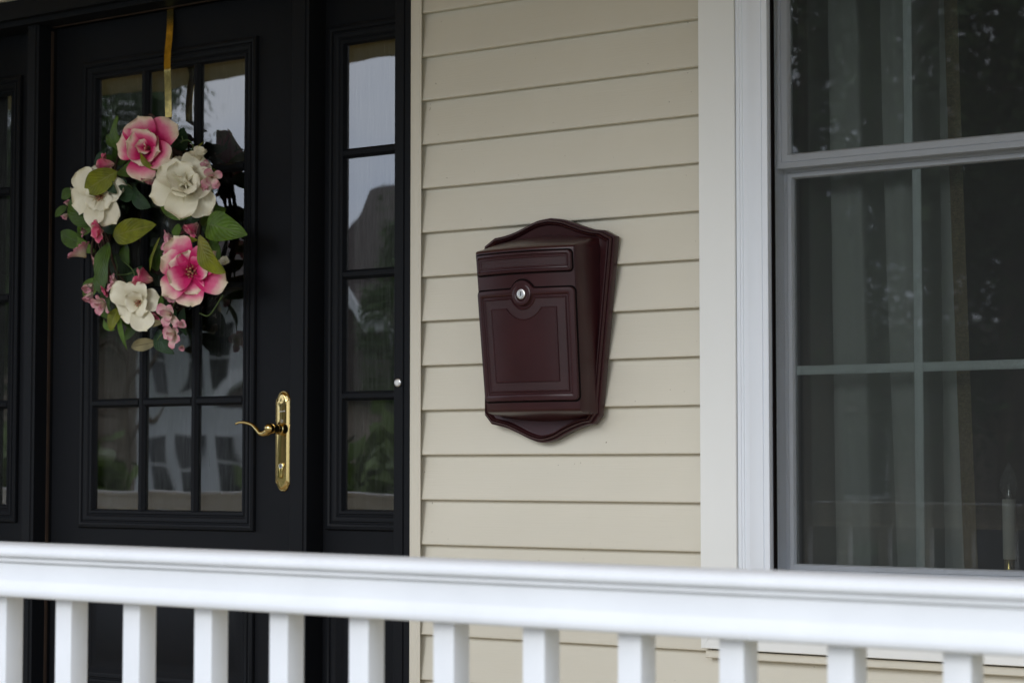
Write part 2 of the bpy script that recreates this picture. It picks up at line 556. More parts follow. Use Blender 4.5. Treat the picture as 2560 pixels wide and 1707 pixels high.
def lathe_geo(c, axis, prof, seg=32):
    """prof: list of (radius, distance along axis)"""
    axis = Vector(axis).normalized()
    a = axis.orthogonal().normalized(); b = axis.cross(a)
    vs_, fs = [], []
    for r, h in prof:
        for k in range(seg):
            an = 2 * math.pi * k / seg
            vs_.append(Vector(c) + axis * h + (a * math.cos(an) + b * math.sin(an)) * r)
    for i in range(len(prof) - 1):
        for k in range(seg):
            q, w = i * seg + k, i * seg + (k + 1) % seg
            fs.append((q, w, w + seg, q + seg))
    fs.append(tuple(range(seg))); fs.append(tuple(range((len(prof) - 1) * seg, len(prof) * seg)))
    return vs_, fs


def spline(pts, n):
    """Catmull-Rom through pts (any dimension), n samples"""
    P = [np.array(p, float) for p in pts]
    P = [2 * P[0] - P[1]] + P + [2 * P[-1] - P[-2]]
    out = []
    m = len(P) - 3
    for i in range(n):
        t = i / (n - 1) * m
        k = min(int(t), m - 1); u = t - k
        a, b, c, d = P[k:k + 4]
        out.append(0.5 * ((2 * b) + (c - a) * u + (2 * a - 5 * b + 4 * c - d) * u * u + (3 * b - a - 3 * c + d) * u ** 3))
    return out


# ================================================================== SETTING
GZ = -0.60        # lawn level; the porch floor is z = 0
YD = 0.095        # outer face of door and sidelights
CEIL = 2.78

lawn = mesh('lawn', [(-400, -400, GZ), (400, -400, GZ), (400, 60, GZ), (-400, 60, GZ)], [(0, 1, 2, 3)], M['grass'])
tag(lawn, kind='structure')
tag(box('street', -200, 200, -20.5, -12.5, GZ - 0.2, GZ + 0.004, M['asphalt']), kind='structure')
for nm, y0, y1 in (('kerb', -12.5, -12.32), ('kerb', -20.68, -20.5)):
    tag(box(nm, -200, 200, y0, y1, GZ - 0.2, GZ + 0.12, M['path'], bevel=0.01), kind='structure')
tag(box('pavement', -200, 200, -11.2, -9.9, GZ - 0.2, GZ + 0.008, M['path']), kind='structure')

tag(box('added_bounce_slab', -4.5, 2.6, -9.9, -2.06, GZ - .2, GZ + .010, M['added_bounce_slab']), kind='structure')  # unseen slab, added to bounce light up to the porch wall and ceiling
pf = box('porch_floor', -5.2, 4.6, -2.05, 0.0, GZ + 0.001, 0.0, M['concrete'], bevel=0.01)
tag(pf, kind='structure')
pc = tag(empty('porch_ceiling', (-0.3, -1.1, CEIL)), kind='structure')
k = 0
yy = 0.06
while yy > -2.35:
    box('board', -5.2, 4.6, yy - 0.086, yy, CEIL, CEIL + 0.018, M['ceiling'], pc, bevel=0.003, seg=1)
    yy -= 0.088
box('roof_deck', -5.4, 4.8, -2.36, 0.3, CEIL + 0.03, CEIL + 0.16, M['beam'], pc)
beam = box('porch_beam', -5.2, 4.6, -2.28, -2.06, 2.56, CEIL - 0.002, M['beam'], bevel=0.006)
tag(beam, 'painted beam carrying the porch ceiling above the white railing', 'beam')
for x, lb in ((-4.95, 'square white porch column at the far left end of the railing'), (4.05, 'square white porch column at the right end of the railing')):
    c = empty('porch_column', (x, -1.93, 0), lb, 'column', 'porch columns')
    box('shaft', x - .075, x + .075, -2.005, -1.855, 0.17, 2.42, M['rail_white'], c, bevel=0.006)
    box('base', x - .10, x + .10, -2.03, -1.83, 0.001, 0.168, M['rail_white'], c, bevel=0.01)
    box('capital', x - .10, x + .10, -2.03, -1.83, 2.422, 2.556, M['rail_white'], c, bevel=0.01)

# ---------------------------------------------------------------- house wall of lapped vinyl boards
S = 0.1016
Z0 = 1.0 + 0.940058          # a lap edge, from the photo
XL = at(1052, 700, -0.010).x
XR = at(1747, 900, -0.0).x
CAS_L, CAS_R = -2.115, at(1026, 700, -.005).x     # outer edges of the black door casing
CAS_TOP = 2.248
WT_L, WT_R, WT_B, WT_T = 0.3535, 1.545, 0.6265, 2.62   # outer edges of the white window casing

wall = empty('house_wall', (0, 0, 0), 'beige horizontal lap siding wall behind the mailbox, between door and window', 'wall')


def siding_board(x0, x1, zb):
    prof = [(0.0160, zb + S + 0.006), (0.0016, zb + 0.012), (0.0004, zb + 0.006), (0.0, zb + 0.0025),
            (0.0006, zb + 0.0008), (0.0022, zb), (0.0170, zb + 0.0010), (0.022, zb + 0.002), (0.022, zb + S + 0.006)]
    extrude_x('siding_board', prof, x0, x1, M['siding'], wall, auto=50)


k0 = int((Z0 - 0.0) / S)
for i in range(-9, k0 + 1):
    zb = Z0 - i * S
    if zb + S > CEIL + 0.05: continue
    zm = zb + S / 2
    xr = WT_L + 0.01 if (WT_B - 0.02 < zb and zb < WT_T) else 4.6
    if zb + S > WT_B and zb < WT_B: xr = WT_L + 0.01 if zb + S * 0.5 > WT_B else 4.6
    if zm < CAS_TOP + 0.02:
        siding_board(CAS_R + .003, xr, zb)
        siding_board(-5.2, CAS_L - 0.003, zb)
    else:
        siding_board(-5.2, xr, zb)
    if xr < 1 :
        siding_board(WT_R - 0.01, 4.6, zb)
# sheathing behind the boards, with the door and window openings left free
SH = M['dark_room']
for (a, b_, c_, d_) in ((-5.2, CAS_L + .02, 0, CEIL), (CAS_L + .02, CAS_R - .02, CAS_TOP - .03, CEIL), (CAS_R - .02, WT_L + .06, 0, CEIL),
                        (WT_L + .06, WT_R - .06, 0, WT_B + .07), (WT_L + .06, WT_R - .06, WT_T - .07, CEIL), (WT_R - .06, 4.6, 0, CEIL)):
    box('sheathing', a, b_, 0.0225, 0.15, c_ + 0.001, d_, SH, wall)
# cream corner channel beside the black casing, and the thin one above the head and under the window
XLIP = at(1052, 700, -.0065).x
channel = [(CAS_R + .0005, 0.02), (CAS_R + .0005, -0.0060), (CAS_R + .002, -0.0072), (XLIP - .009, -0.0072), (XLIP - .008, -0.0064), (XLIP - .0065, -0.0064), (XLIP - .0055, -0.0072), (XLIP - .001, -0.0072),
           (XLIP, -0.0064), (XLIP, -0.0054), (XLIP - .001, -0.0050), (CAS_R + .0025, -0.0050), (CAS_R + .0025, 0.02)]
extrude_z('corner_channel', channel, 0.001, CAS_TOP + .03, M['cream_trim'], wall)
extrude_z('corner_channel', [(CAS_L + CAS_R - x_, y_) for x_, y_ in channel], 0.001, CAS_TOP + .03, M['cream_trim'], wall)
extrude_x('head_channel', [(0.019, CAS_TOP + .002), (-0.013, CAS_TOP + .002), (-0.013, CAS_TOP + .026), (0.019, CAS_TOP + .026)], CAS_L - .03, CAS_R, M['cream_trim'], wall)
extrude_x('sill_channel', [(0.010, WT_B - .020), (-0.008, WT_B - .020), (-0.010, WT_B - .018), (-0.010, WT_B - .004), (0.010, WT_B - .004)], WT_L + .004, WT_R, M['cream_trim'], wall)

# ================================================================== DOOR FRAME
dfr = empty('door_frame', (-1.27, 0.03, 0), 'black painted entry frame of casing and posts around the door', 'door frame')
JL = at(984.5, 700, -.005).x
BP, BH = M['black_paint'], M['black_paint_h']
# right casing: flat, a small step and a bead, then the deep jamb
prof = [(CAS_R, 0.019), (CAS_R, -0.003), (CAS_R - .002, -0.005), (CAS_R - .016, -0.005), (CAS_R - .0185, -0.0015), (CAS_R - .0205, -0.0015),
        (CAS_R - .022, -0.005), (JL + .002, -0.005), (JL, -0.003), (JL, 0.0), (JL, 0.125), (CAS_R - .01, 0.125), (CAS_R - .01, 0.019)]
extrude_z('casing', prof, 0.001, CAS_TOP, BP, dfr)
mirror_c = CAS_L + CAS_R
prof2 = [(mirror_c - x, y) for x, y in prof]
extrude_z('casing', prof2, 0.001, CAS_TOP, BP, dfr)
ZH1, ZH2 = 2.198, 2.183
extrude_x('head_casing', [(-0.0042, CAS_TOP - .0005), (-0.0055, CAS_TOP - .002), (-0.0055, ZH1), (0.014, ZH1), (0.014, ZH2), (0.125, ZH2), (0.125, CAS_TOP - .0005)],
          mirror_c - JL - .0005, JL + .0005, BH, dfr)
PR0, PR1, PL0, PL1, PY = -0.830, -0.7785, -1.782, -1.741, 0.030
for a, b_ in ((PR0, PR1), (PL0, PL1)):
    extrude_z('post', [(a, 0.125), (a, PY + .003), (a + .003, PY), (b_ - .009, PY), (b_ - .007, PY + .004), (b_ - .001, PY + .005), (b_, PY + .006), (b_, 0.125)], 0.08, ZH2 - .0005, BP, dfr)
box('threshold', JL - 1.6, JL - .0005, -0.03, 0.13, 0.001, 0.085, M['satin_metal'], dfr, bevel=.006)
extrude_z('weatherstrip', [(PL1 + .0003, 0.078), (PL1 + .0026, 0.078), (PL1 + .0026, 0.0865), (PL1 + .0003, 0.0865)], 0.10, ZH2 - .012, M['weatherstrip'], dfr)
extrude_x('weatherstrip', [(0.078, ZH2 - .0006), (0.078, ZH2 - .0030), (0.0865, ZH2 - .0030), (0.0865, ZH2 - .0006)], PL1 + .004, PR0 - .001, M['weatherstrip'], dfr)

# ================================================================== DOOR AND SIDELIGHTS
MOULD = [(0.0, YD), (0.0, YD - .006), (0.002, YD - .0095), (0.009, YD - .012), (0.0135, YD - .010), (0.0155, YD - .0055), (0.0185, YD - .0055),
         (0.0205, YD - .009), (0.027, YD - .0085), (0.032, YD - .004), (0.034, YD - .001), (0.0365, YD - .001), (0.039, YD - .004), (0.0445, YD - .003), (0.049, YD + .009)]


def muntin_prof(w):
    return [(-w, YD + .0085), (-w, YD + .004), (-w * .55, YD - .002), (-w * .45, YD - .0045), (w * .45, YD - .0045), (w * .55, YD - .002), (w, YD + .004), (w, YD + .0085)]


def lites(parent, rect, cols, rows, glass_mat, frame_in=0.0475):
    """moulding, muntin bars and panes of a glazed opening"""
    x0, x1, z0, z1 = rect
    frame('glazing_moulding', rect, MOULD, BP, parent)
    gx0, gx1, gz0, gz1 = x0 + frame_in, x1 - frame_in, z0 + frame_in, z1 - frame_in
    w = 0.0115
    xs = [gx0] + list(cols) + [gx1]
    zs = [gz0] + sorted(rows) + [gz1]
    for c in cols:
        extrude_z('muntin', [(c + a, y) for a, y in muntin_prof(w)], gz0 - .001, gz1 + .001, BP, parent)
    for r in rows:
        for i in range(len(xs) - 1):
            a = xs[i] + (w - .002 if i else -.001); b_ = xs[i + 1] - (w - .002 if i < len(xs) - 2 else -.001)
            extrude_x('muntin', [(y, r + q) for q, y in muntin_prof(w)], a, b_, BH, parent)
    for i in range(len(xs) - 1):
        for j in range(len(zs) - 1):
            xa, xb, za, zb = xs[i] + .0008, xs[i + 1] - .0008, zs[j] + .0008, zs[j + 1] - .0008
            mesh('pane', [(xa, YD + .0087, za), (xb, YD + .0087, za), (xb, YD + .0087, zb), (xa, YD + .0087, zb)], [(0, 1, 2, 3)], glass_mat, parent, recalc=False)


DL, DR, DT, DB = PL1 + .004, PR0 - .002, ZH2 - .005, 0.10
LITE = (-1.6265, -0.9975, 0.8395, 2.0735)
door = empty('front_door', (-1.29, YD, DB), 'black front door with twelve glass panes and a lower panel', 'door')
# slab round the glazed opening (stiles and rails), front faces just butted together
box('stile', DL, LITE[0] + .012, YD, YD + .044, DB, DT, BP, door)
box('stile', LITE[1] - .012, DR, YD, YD + .044, DB, DT, BP, door)
box('top_rail', LITE[0] + .0121, LITE[1] - .0121, YD, YD + .044, LITE[3] - .012, DT, BH, door)
box('lock_rail', LITE[0] + .0121, LITE[1] - .0121, YD, YD + .044, 0.70, LITE[2] + .012, BH, door)
box('bottom_rail', LITE[0] + .0121, LITE[1] - .0121, YD, YD + .044, DB, 0.445, BH, door)
colx = [at(357, 700, YD).x, at(488, 700, YD).x]
rowz = [at(590, 416, YD).z, at(590, 713, YD).z, at(590, 1000, YD).z]
lites(door, LITE, colx, rowz, M['door_glass'])
pan = (LITE[0] + .012, LITE[1] - .012, 0.445, 0.70)
frame('panel_moulding', (pan[0] - .012, pan[1] + .012, pan[2] - .012, pan[3] + .012), MOULD[:10] + [(0.044, YD + .004)], BP, door)
loft('panel', [[(pan[0] + .03 + i_, y_, pan[2] + .03 + i_), (pan[1] - .03 - i_, y_, pan[2] + .03 + i_), (pan[1] - .03 - i_, y_, pan[3] - .03 - i_), (pan[0] + .03 + i_, y_, pan[3] - .03 - i_)]
               for i_, y_ in ((0, YD + .0045), (.016, YD + .0045), (.03, YD - .003))], BP, door)

# handle set ------------------------------------------------------------
HX, HZT, HZB = -0.9055, at(706, 977, .09).z, at(706, 1228, .09).z
HZ = (HZT + HZB) / 2


def plate_outline(inset, N=80):
    w = 0.0243 - inset
    top = (HZT - HZB) / 2 - inset
    sh = top - 0.0205 + inset * .35
    half = []
    # right half from bottom centre to top centre: ogee end - shoulder - side - shoulder - ogee end
    end = [(0, top), (w * .30, top - .0012), (w * .55, top - .0060), (w * .70, top - .0125), (w * .82, top - .0175), (w, sh)]
    e = spline(end, 14)
    half = [(x, -z) for x, z in e] + [(w, sh * (-1 + 2 * t / 12)) for t in range(1, 12)] + [(x, z) for x, z in reversed(e)]
    pts = half + [(-x, z) for x, z in reversed(half[1:-1])]
    return pts


loops = []
for ins, h in ((0, 0.0), (0, .0022), (.0012, .0034), (.0024, .0036), (.0032, .0034), (.0085, .0072), (.0095, .0076)):
    loops.append([(HX + x, YD - .0006 - h, HZ + z) for x, z in plate_outline(ins)])
plate = loft('handle_plate', loops, M['brass'], door, auto=28)
# spindle rosette and lever (the lever reaches to the left and out of the door)
LX, LZ = HX + .004, at(706, 1072, .07).z
v, f = lathe_geo((LX, YD - .006, LZ), (0, -1, 0), [(.0135, 0), (.0155, .002), (.0150, .006), (.0125, .0085), (.0122, .012), (.0140, .0135), (.0140, .0165), (.0112, .0185),
                                                    (.0100, .0240), (.0122, .0265), (.0125, .0300), (.0100, .0330), (.0085, .0400), (.0118, .0425), (.0122, .0460), (.0108, .049)], 32)
sp_ = mesh('lever_neck', v, f, M['brass'], plate, autosmooth=50)


def from_px(px, py, Y):
    p = at(px, py, Y)
    return (p.x, p.y, p.z)


Yl = YD - .064
ctrl = [from_px(676, 1068, Yl + .004), from_px(672, 1075, Yl), from_px(662, 1083, Yl - .002), from_px(650, 1082, Yl - .002), from_px(641, 1072, Yl - .001), from_px(631, 1062, Yl + .002),
        from_px(616, 1056.5, Yl + .004), from_px(600, 1055.5, Yl + .006), from_px(588, 1060, Yl + .008)]
path = spline(ctrl, 40)
rad = spline([(.0100,), (.0098,), (.0085,), (.0062,), (.0052,), (.0046,), (.0040,), (.0034,), (.0018,)], 40)
v, f = tube_geo(path, [float(r[0]) for r in rad], 14)
lev = mesh('lever', v, f, M['brass'], plate, smooth=True)
# ball where lever meets neck
v, f = lathe_geo((from_px(674, 1071, Yl)), (-.2, -1, 0), [(.001, -.014), (.008, -.012), (.0122, -.006), (.0132, 0), (.012, .006), (.008, .0105), (.001, .0125)], 24)
mesh('lever_boss', v, f, M['brass'], plate, smooth=True)
# profile cylinder with key slot
kz = at(706, 1166, YD - .008).z
kp = []
for i in range(24):
    a = math.radians(-40 + 260 * i / 23)
    kp.append((.0087 * math.cos(a), .0087 * math.sin(a)))
kp += [(-.0052, -.011), (-.0052, -.0215), (-.003, -.0255), (0, -.0265), (.003, -.0255), (.0052, -.0215), (.0052, -.011)]
y0_ = YD - .0082
loft('keyhole_collar', [[(HX - .001 + x * s, y0_ - h, kz + z * (1 + (s - 1) * .45)) for x, z in kp] for s, h in ((1.28, -.001), (1.28, .0012), (1.08, .0012), (1.02, .0004))], M['brass'], plate, cap1=False)
loft('lock_cylinder', [[(HX - .001 + x * s, y0_ - h, kz + z * (1 + (s - 1) * .45)) for x, z in kp] for s, h in ((1.0, -.001), (1.0, .0018), (.9, .0023))], M['brass_worn'], plate)
v, f = lathe_geo((HX - .001, y0_ - .002, kz + .0015), (0, -1, 0), [(.0062, 0), (.0062, .0012), (.0055, .0016), (.0045, .0014)], 24)
mesh('lock_plug', v, f, M['satin_metal'], plate, autosmooth=40)
box('key_slot', HX - .0018, HX - .0002, y0_ - .0041, y0_ - .0033, kz - .002, kz + .005, M['keyhole'], plate)
random.seed(5)
ex = HX - .0085
lz = at(706, 1029, YD - .009).z
while ex < HX + .0105:                       # small engraved maker's line, too small to read in the photo
    w_ = random.uniform(.0009, .0018)
    hh = .0032 if ex > HX + .004 else .0022
    box('engraved_mark', ex, ex + w_, YD - .0086, YD - .0081, lz, lz + hh, M['engraving'], plate)
    ex += w_ + .0006
v, f = lathe_geo((HX, YD - .0080, at(706, 1052, YD - .009).z), (0, -1, 0), [(.0034, 0), (.0034, .0004), (.0024, .0004), (.0022, 0)], 20)
mesh('engraved_mark', v, f, M['engraving'], plate)

# right and left sidelight -----------------------------------------------------
SLR = (at(822.5, 700, YD).x, 0, LITE[2], LITE[3])
gl_w = .180
SLR = (SLR[0], SLR[0] + gl_w + .095, at(822, 1323, YD).z, at(826, 70, YD).z)
JR = JL - .0005
srows = [at(920, 378, YD).z, at(920, 683, YD).z, at(920, 988.5, YD).z]
lsx1 = at(52, 700, YD).x
SLL = (lsx1 - (gl_w + .095), lsx1, SLR[2], SLR[3])
for nm, rect, a, b_, lb in (('sidelight_window', SLR, PR1 + .0005, JR, 'narrow black four-pane sidelight between the door and the beige siding'),
                            ('sidelight_window', SLL, mirror_c - JL + .0005, PL0 - .0005, 'narrow black four-pane sidelight left of the door, cut by the photo edge')):
    sl = empty(nm, ((a + b_) / 2, YD, DB), lb, 'sidelight', 'sidelights of the front door')
    box('stile', a, rect[0] + .012, YD + .0005, YD + .044, 0.086, ZH2 - .001, BP, sl)
    box('stile', rect[1] - .012, b_, YD + .0005, YD + .044, 0.086, ZH2 - .001, BP, sl)
    box('top_rail', rect[0] + .0121, rect[1] - .0121, YD + .0005, YD + .044, rect[3] - .012, ZH2 - .001, BH, sl)
    box('lock_rail', rect[0] + .0121, rect[1] - .0121, YD + .0005, YD + .044, 0.70, rect[2] + .012, BH, sl)
    box('bottom_rail', rect[0] + .0121, rect[1] - .0121, YD + .0005, YD + .044, 0.086, 0.445, BH, sl)
    lites(sl, rect, [], srows, M['door_glass'])
    box('panel', rect[0] + .0121, rect[1] - .0121, YD + .008, YD + .03, 0.4455, 0.6995, BP, sl)
    frame('panel_moulding', (rect[0], rect[1], 0.433, 0.712), MOULD[:10] + [(0.044, YD + .0078)], BP, sl)

# sheer panels behind the glass
for nm, a, b_, z0_, z1_, lb in (('sheer_curtain', LITE[0] + .02, LITE[1] - .02, LITE[2], LITE[3], 'sheer grey curtain stretched behind the twelve panes of the front door'),
                                ('sheer_curtain', SLR[0] + .01, SLR[1] - .01, SLR[2], SLR[3], 'sheer grey curtain stretched behind the sidelight next to the siding'),
                                ('sheer_curtain', SLL[0] + .01, SLL[1] - .01, SLL[2], SLL[3], 'sheer grey curtain stretched behind the left sidelight')):
    nx = 60
    vs_, fs = [], []
    for i in range(nx + 1):
        x = a + (b_ - a) * i / nx
        y = YD + .035 + .0025 * math.sin(x * 190) + .002 * math.sin(x * 71)
        vs_ += [(x, y, z0_), (x, y, z1_)]
    fs = [(2 * i, 2 * i + 2, 2 * i + 3, 2 * i + 1) for i in range(nx)]
    tag(mesh(nm, vs_, fs, M['sheer'], smooth=True), lb, 'curtain', 'sheer curtains behind the entry glass')

# doorbell ------------------------------------------------------------------
bp_ = at(995.5, 956.7, -.006)
bell = empty('doorbell_button', (bp_.x, -.005, bp_.z), 'round silver doorbell button on the black door casing', 'doorbell')
v, f = lathe_geo((bp_.x, -.0052, bp_.z), (0, -1, 0), [(.0100, 0), (.0100, .0028), (.0092, .0042), (.0078, .0046), (.0070, .0036)], 32)
mesh('bezel', v, f, M['satin_metal'], bell, autosmooth=45)
v, f = lathe_geo((bp_.x, -.0080, bp_.z), (0, -1, 0), [(.0066, 0), (.0066, .0014), (.0058, .0022), (.003, .0026), (.0005, .0027)], 32)
mesh('button', v, f, M['button_white'], bell, autosmooth=45)

# ================================================================== WINDOW
win = empty('double_hung_window', (0.95, 0.0, WT_B), 'white double-hung window with mitred casing right of the mailbox', 'window')
TY = -0.024
TR_ = at(1838, 650, TY).x
cw = TR_ - WT_L
mitre = [((WT_L, WT_B), (WT_L + cw, WT_B + cw), (WT_L + cw, WT_T - cw), (WT_L, WT_T)),
         ((WT_R, WT_B), (WT_R, WT_T), (WT_R - cw, WT_T - cw), (WT_R - cw, WT_B + cw)),
         ((WT_L, WT_B), (WT_R, WT_B), (WT_R - cw, WT_B + cw), (WT_L + cw, WT_B + cw)),
         ((WT_L, WT_T), (WT_L + cw, WT_T - cw), (WT_R - cw, WT_T - cw), (WT_R, WT_T))]
for q in mitre:
    cx, cz = sum(p[0] for p in q) / 4, sum(p[1] for p in q) / 4
    lo = []
    for ins, y in ((0, .018), (0, TY + .0015), (.0015, TY)):
        ring = []
        for p in q:
            dx, dz = cx - p[0], cz - p[1]
            ring.append((p[0] + math.copysign(min(ins + .0003, abs(dx)), dx), y, p[1] + math.copysign(min(ins + .0003, abs(dz)), dz)))
        lo.append(ring)
    loft('casing', lo, M['white_trim'], win)
VI = at(1918, 650, -.018).x - TR_       # visible width of the vinyl frame
R0 = (TR_ + .0006, WT_R - cw - .0006, WT_B + cw - .0055, WT_T - cw - .0006)
frame('window_frame', R0, [(0, .016), (0, -.019), (.0012, -.0205), (.0085, -.0205), (.0095, -.0185), (.0140, -.0185), (.0152, -.0165), (.0260, -.0165), (.0272, -.0172),
                           (VI - .014, -.0172), (VI - .013, -.0150), (VI - .0115, -.0165), (VI - .001, -.0165), (VI, -.0155), (VI, .0005), (VI + .0022, .0006), (VI + .0022, .075)], M['white_vinyl'], win)
OX0, OX1 = R0[0] + VI + .0024, R0[1] - VI - .0024
OZ0, OZ1 = R0[2] + VI + .0024, R0[3] - VI - .0024
# insect screen; its slim frame is coloured black as the shaded gap
scr = frame('screen_gap_frame', (OX0 - .0004, OX1 + .0004, OZ0 - .0004, OZ1 + .0004), [(0, .004), (0, -.004), (.0008, -.0046), (.0042, -.0044), (.0046, .004)], M['gap_black'], win)
box('screen_mesh', OX0 + .003, OX1 - .003, .0012, .0013, OZ0 + .003, OZ1 - .003, M['screen'], scr)
# sashes
ZM = at(1925, 418, .02).z - .006
up = frame('upper_sash', (OX0, OX1, ZM, OZ1), [(0, .046), (0, .016), (.011, .016), (.012, .0185), (.0135, .016), (.026, .0165), (.0295, .022), (.0295, .036)], M['white_vinyl'], win)
lo_top = at(1925, 422, .05).z - .006
low = frame('lower_sash', (OX0, OX1, OZ0, lo_top), [(0, .078), (0, .048), (.0065, .048), (.0075, .0505), (.0085, .048), (.0165, .0485), (.0190, .054), (.0195, .066)], M['white_vinyl'], win)
extrude_x('meeting_rail', [(.0495, lo_top - .0005), (.0495, lo_top + .0035), (.070, lo_top + .0035), (.070, lo_top - .0005)], OX0 + .0005, OX1 - .0005, M['white_vinyl'], win)
G1 = (OX0 + .0285, OX1 - .0285, ZM + .0285, OZ1 - .0285)
G2 = (OX0 + .0185, OX1 - .0185, OZ0 + .0185, lo_top - .0185)
for sash, G, yg, px_, py_ in ((up, G1, .026, 2270, 200), (low, G2, .057, 2297, 900)):
    gx = at(px_, py_, yg + .006).x
    dx = gx - G[0]
    zmid = (G[2] + G[3]) / 2
    for x in (gx, gx + dx):
        if x < G[1] - .05:
            box('grille_bar', x - .0095, x + .0095, yg + .0045, yg + .0085, G[2], G[3], M['grille_white'], sash, bevel=.0012)
    xs = [G[0]] + [x for x in (gx, gx + dx) if x < G[1] - .05] + [G[1]]
    for i in range(len(xs) - 1):
        box('grille_bar', xs[i] + (.0098 if i else 0), xs[i + 1] - (.0098 if i < len(xs) - 2 else 0), yg + .0047, yg + .0083, zmid - .0095, zmid + .0095, M['grille_white'], sash, bevel=.0012)
    mesh('pane', [(G[0], yg, G[2]), (G[1], yg, G[2]), (G[1], yg, G[3]), (G[0], yg, G[3])], [(0, 1, 2, 3)], M['window_glass'], sash, recalc=False)
# sash lock
box('sash_lock', .688, .738, .020, .044, lo_top + .003, lo_top + .016, M['satin_metal'], win, bevel=.004)

# ---------------------------------------------------------------- room behind the window, hall behind the door
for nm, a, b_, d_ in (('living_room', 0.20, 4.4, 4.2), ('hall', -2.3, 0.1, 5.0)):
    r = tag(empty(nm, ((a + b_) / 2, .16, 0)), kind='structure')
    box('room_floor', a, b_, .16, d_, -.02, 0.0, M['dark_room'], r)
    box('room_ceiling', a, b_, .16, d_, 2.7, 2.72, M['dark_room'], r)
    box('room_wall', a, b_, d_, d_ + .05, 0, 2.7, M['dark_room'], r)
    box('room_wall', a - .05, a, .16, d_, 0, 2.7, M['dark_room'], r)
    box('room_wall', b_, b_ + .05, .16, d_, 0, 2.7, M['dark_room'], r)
sill = box('window_stool', OX0 - .03, OX1 + .03, .08, .17, OZ0 - .03, OZ0 + .001, M['white_trim'], win, bevel=.004)

# curtain: folds whose light/dark bands were read from the photo; its border hem slants to the right at the bottom
cur = empty('window_curtain', (.70, .16, OZ0), 'off-white linen curtain with brown burlap border hanging inside the window', 'curtain')
YC = .175


def curtain_edge(z):          # x of the cloth / border seam
    t = (1.95 - z) / 1.15
    return at(2377 + 40 * max(0, t) ** 1.3, 850, YC).x


FOLD_PX = [(1900, .185), (1955, .240), (2003, .165), (2040, .150), (2052, .21), (2072, .285), (2078, .165), (2110, .150), (2166, .155), (2174, .22), (2206, .300), (2214, .165),
           (2250, .150), (2288, .156), (2302, .185), (2318, .270), (2348, .300), (2356, .170), (2378, .155), (2420, .158)]
FY = [y_ - YC for _, y_ in FOLD_PX]


def fold_x(t):
    """the last valley closes and the last pale fold widens towards the hem"""
    return [at(p_ - (34 * t if 2330 < p_ < 2360 else 8 * t if p_ > 2310 and p_ < 2330 else 0), 900, .175).x for p_, _ in FOLD_PX]


FXZ = [fold_x(i / 40) for i in range(41)]


def fold(u, z):
    t = min(1, max(0, (1.95 - z) / 1.15))
    x = OX0 - .08 + (curtain_edge(1.95) - OX0 + .08) * u
    fx = FXZ[int(t * 40)]
    a = sum(float(np.interp(x + d_ * .004, fx, FY)) for d_ in (-1, 0, 1)) / 3
    return a + .004 * math.sin(z * 3 + u * 9) + .002 * math.sin(u * 61 + z * 2)


nu, nz = 160, 40
zt_, zb_ = OZ1 + .05, OZ0 - .02
vs_, fs = [], []
for j in range(nz + 1):
    z = zt_ + (zb_ - zt_) * j / nz
    xe = curtain_edge(z)
    xs_ = OX0 - .08
    for i in range(nu + 1):
        u = i / nu
        vs_.append((xs_ + (xe - xs_) * u, YC + fold(u, z), z))
for j in range(nz):
    for i in range(nu):
        a = j * (nu + 1) + i
        fs.append((a, a + 1, a + nu + 2, a + nu + 1))
mesh('cloth', vs_, fs, M['curtain'], cur, smooth=True)
vs_, fs = [], []
for j in range(nz + 1):
    z = zt_ + (zb_ - zt_) * j / nz
    xe = curtain_edge(z)
    for i in range(6):
        vs_.append((xe + .031 * i / 5, YC + fold(1, z) + .004 * math.sin(i * .9) - .001, z))
for j in range(nz):
    for i in range(5):
        a = j * 6 + i
        fs.append((a, a + 1, a + 7, a + 6))
mesh('border', vs_, fs, M['burlap'], cur, smooth=True)

# electric window candle
YCN = .125
cb = at(2524.5, 1397, YCN); ct = at(2524.5, 1247, YCN)
can = empty('window_candle', (cb.x, YCN, OZ0), 'white electric candle with clear flame bulb standing on the window sill', 'candle')
v, f = lathe_geo((cb.x, YCN, cb.z), (0, 0, 1), [(.0125, 0), (.0132, .002), (.0130, ct.z - cb.z - .002), (.0122, ct.z - cb.z), (.006, ct.z - cb.z - .001)], 28)
mesh('candle_tube', v, f, M['candle_white'], can, autosmooth=40)
v, f = lathe_geo((cb.x, YCN, OZ0 + .0012), (0, 0, 1), [(.034, 0), (.034, .004), (.022, .008), (.0115, .011), (.0112, cb.z - OZ0 - .002), (.0095, cb.z - OZ0)], 28)
mesh('base', v, f, M['brass_worn'], can, autosmooth=40)
H = at(2524.5, 1156, YCN).z - ct.z
v, f = lathe_geo((cb.x, YCN, ct.z), (0, 0, 1), [(.007, 0), (.011, .006), (.0165, H * .25), (.0178, H * .40), (.0150, H * .60), (.009, H * .80), (.004, H * .92), (.001, H)], 24)
mesh('bulb', v, f, M['bulb'], can, smooth=True)
v, f = lathe_geo((cb.x, YCN, ct.z), (0, 0, 1), [(.0055, 0), (.005, .008), (.0025, .018), (.001, .030)], 12)
mesh('filament_stem', v, f, M['satin_metal'], can, smooth=True)

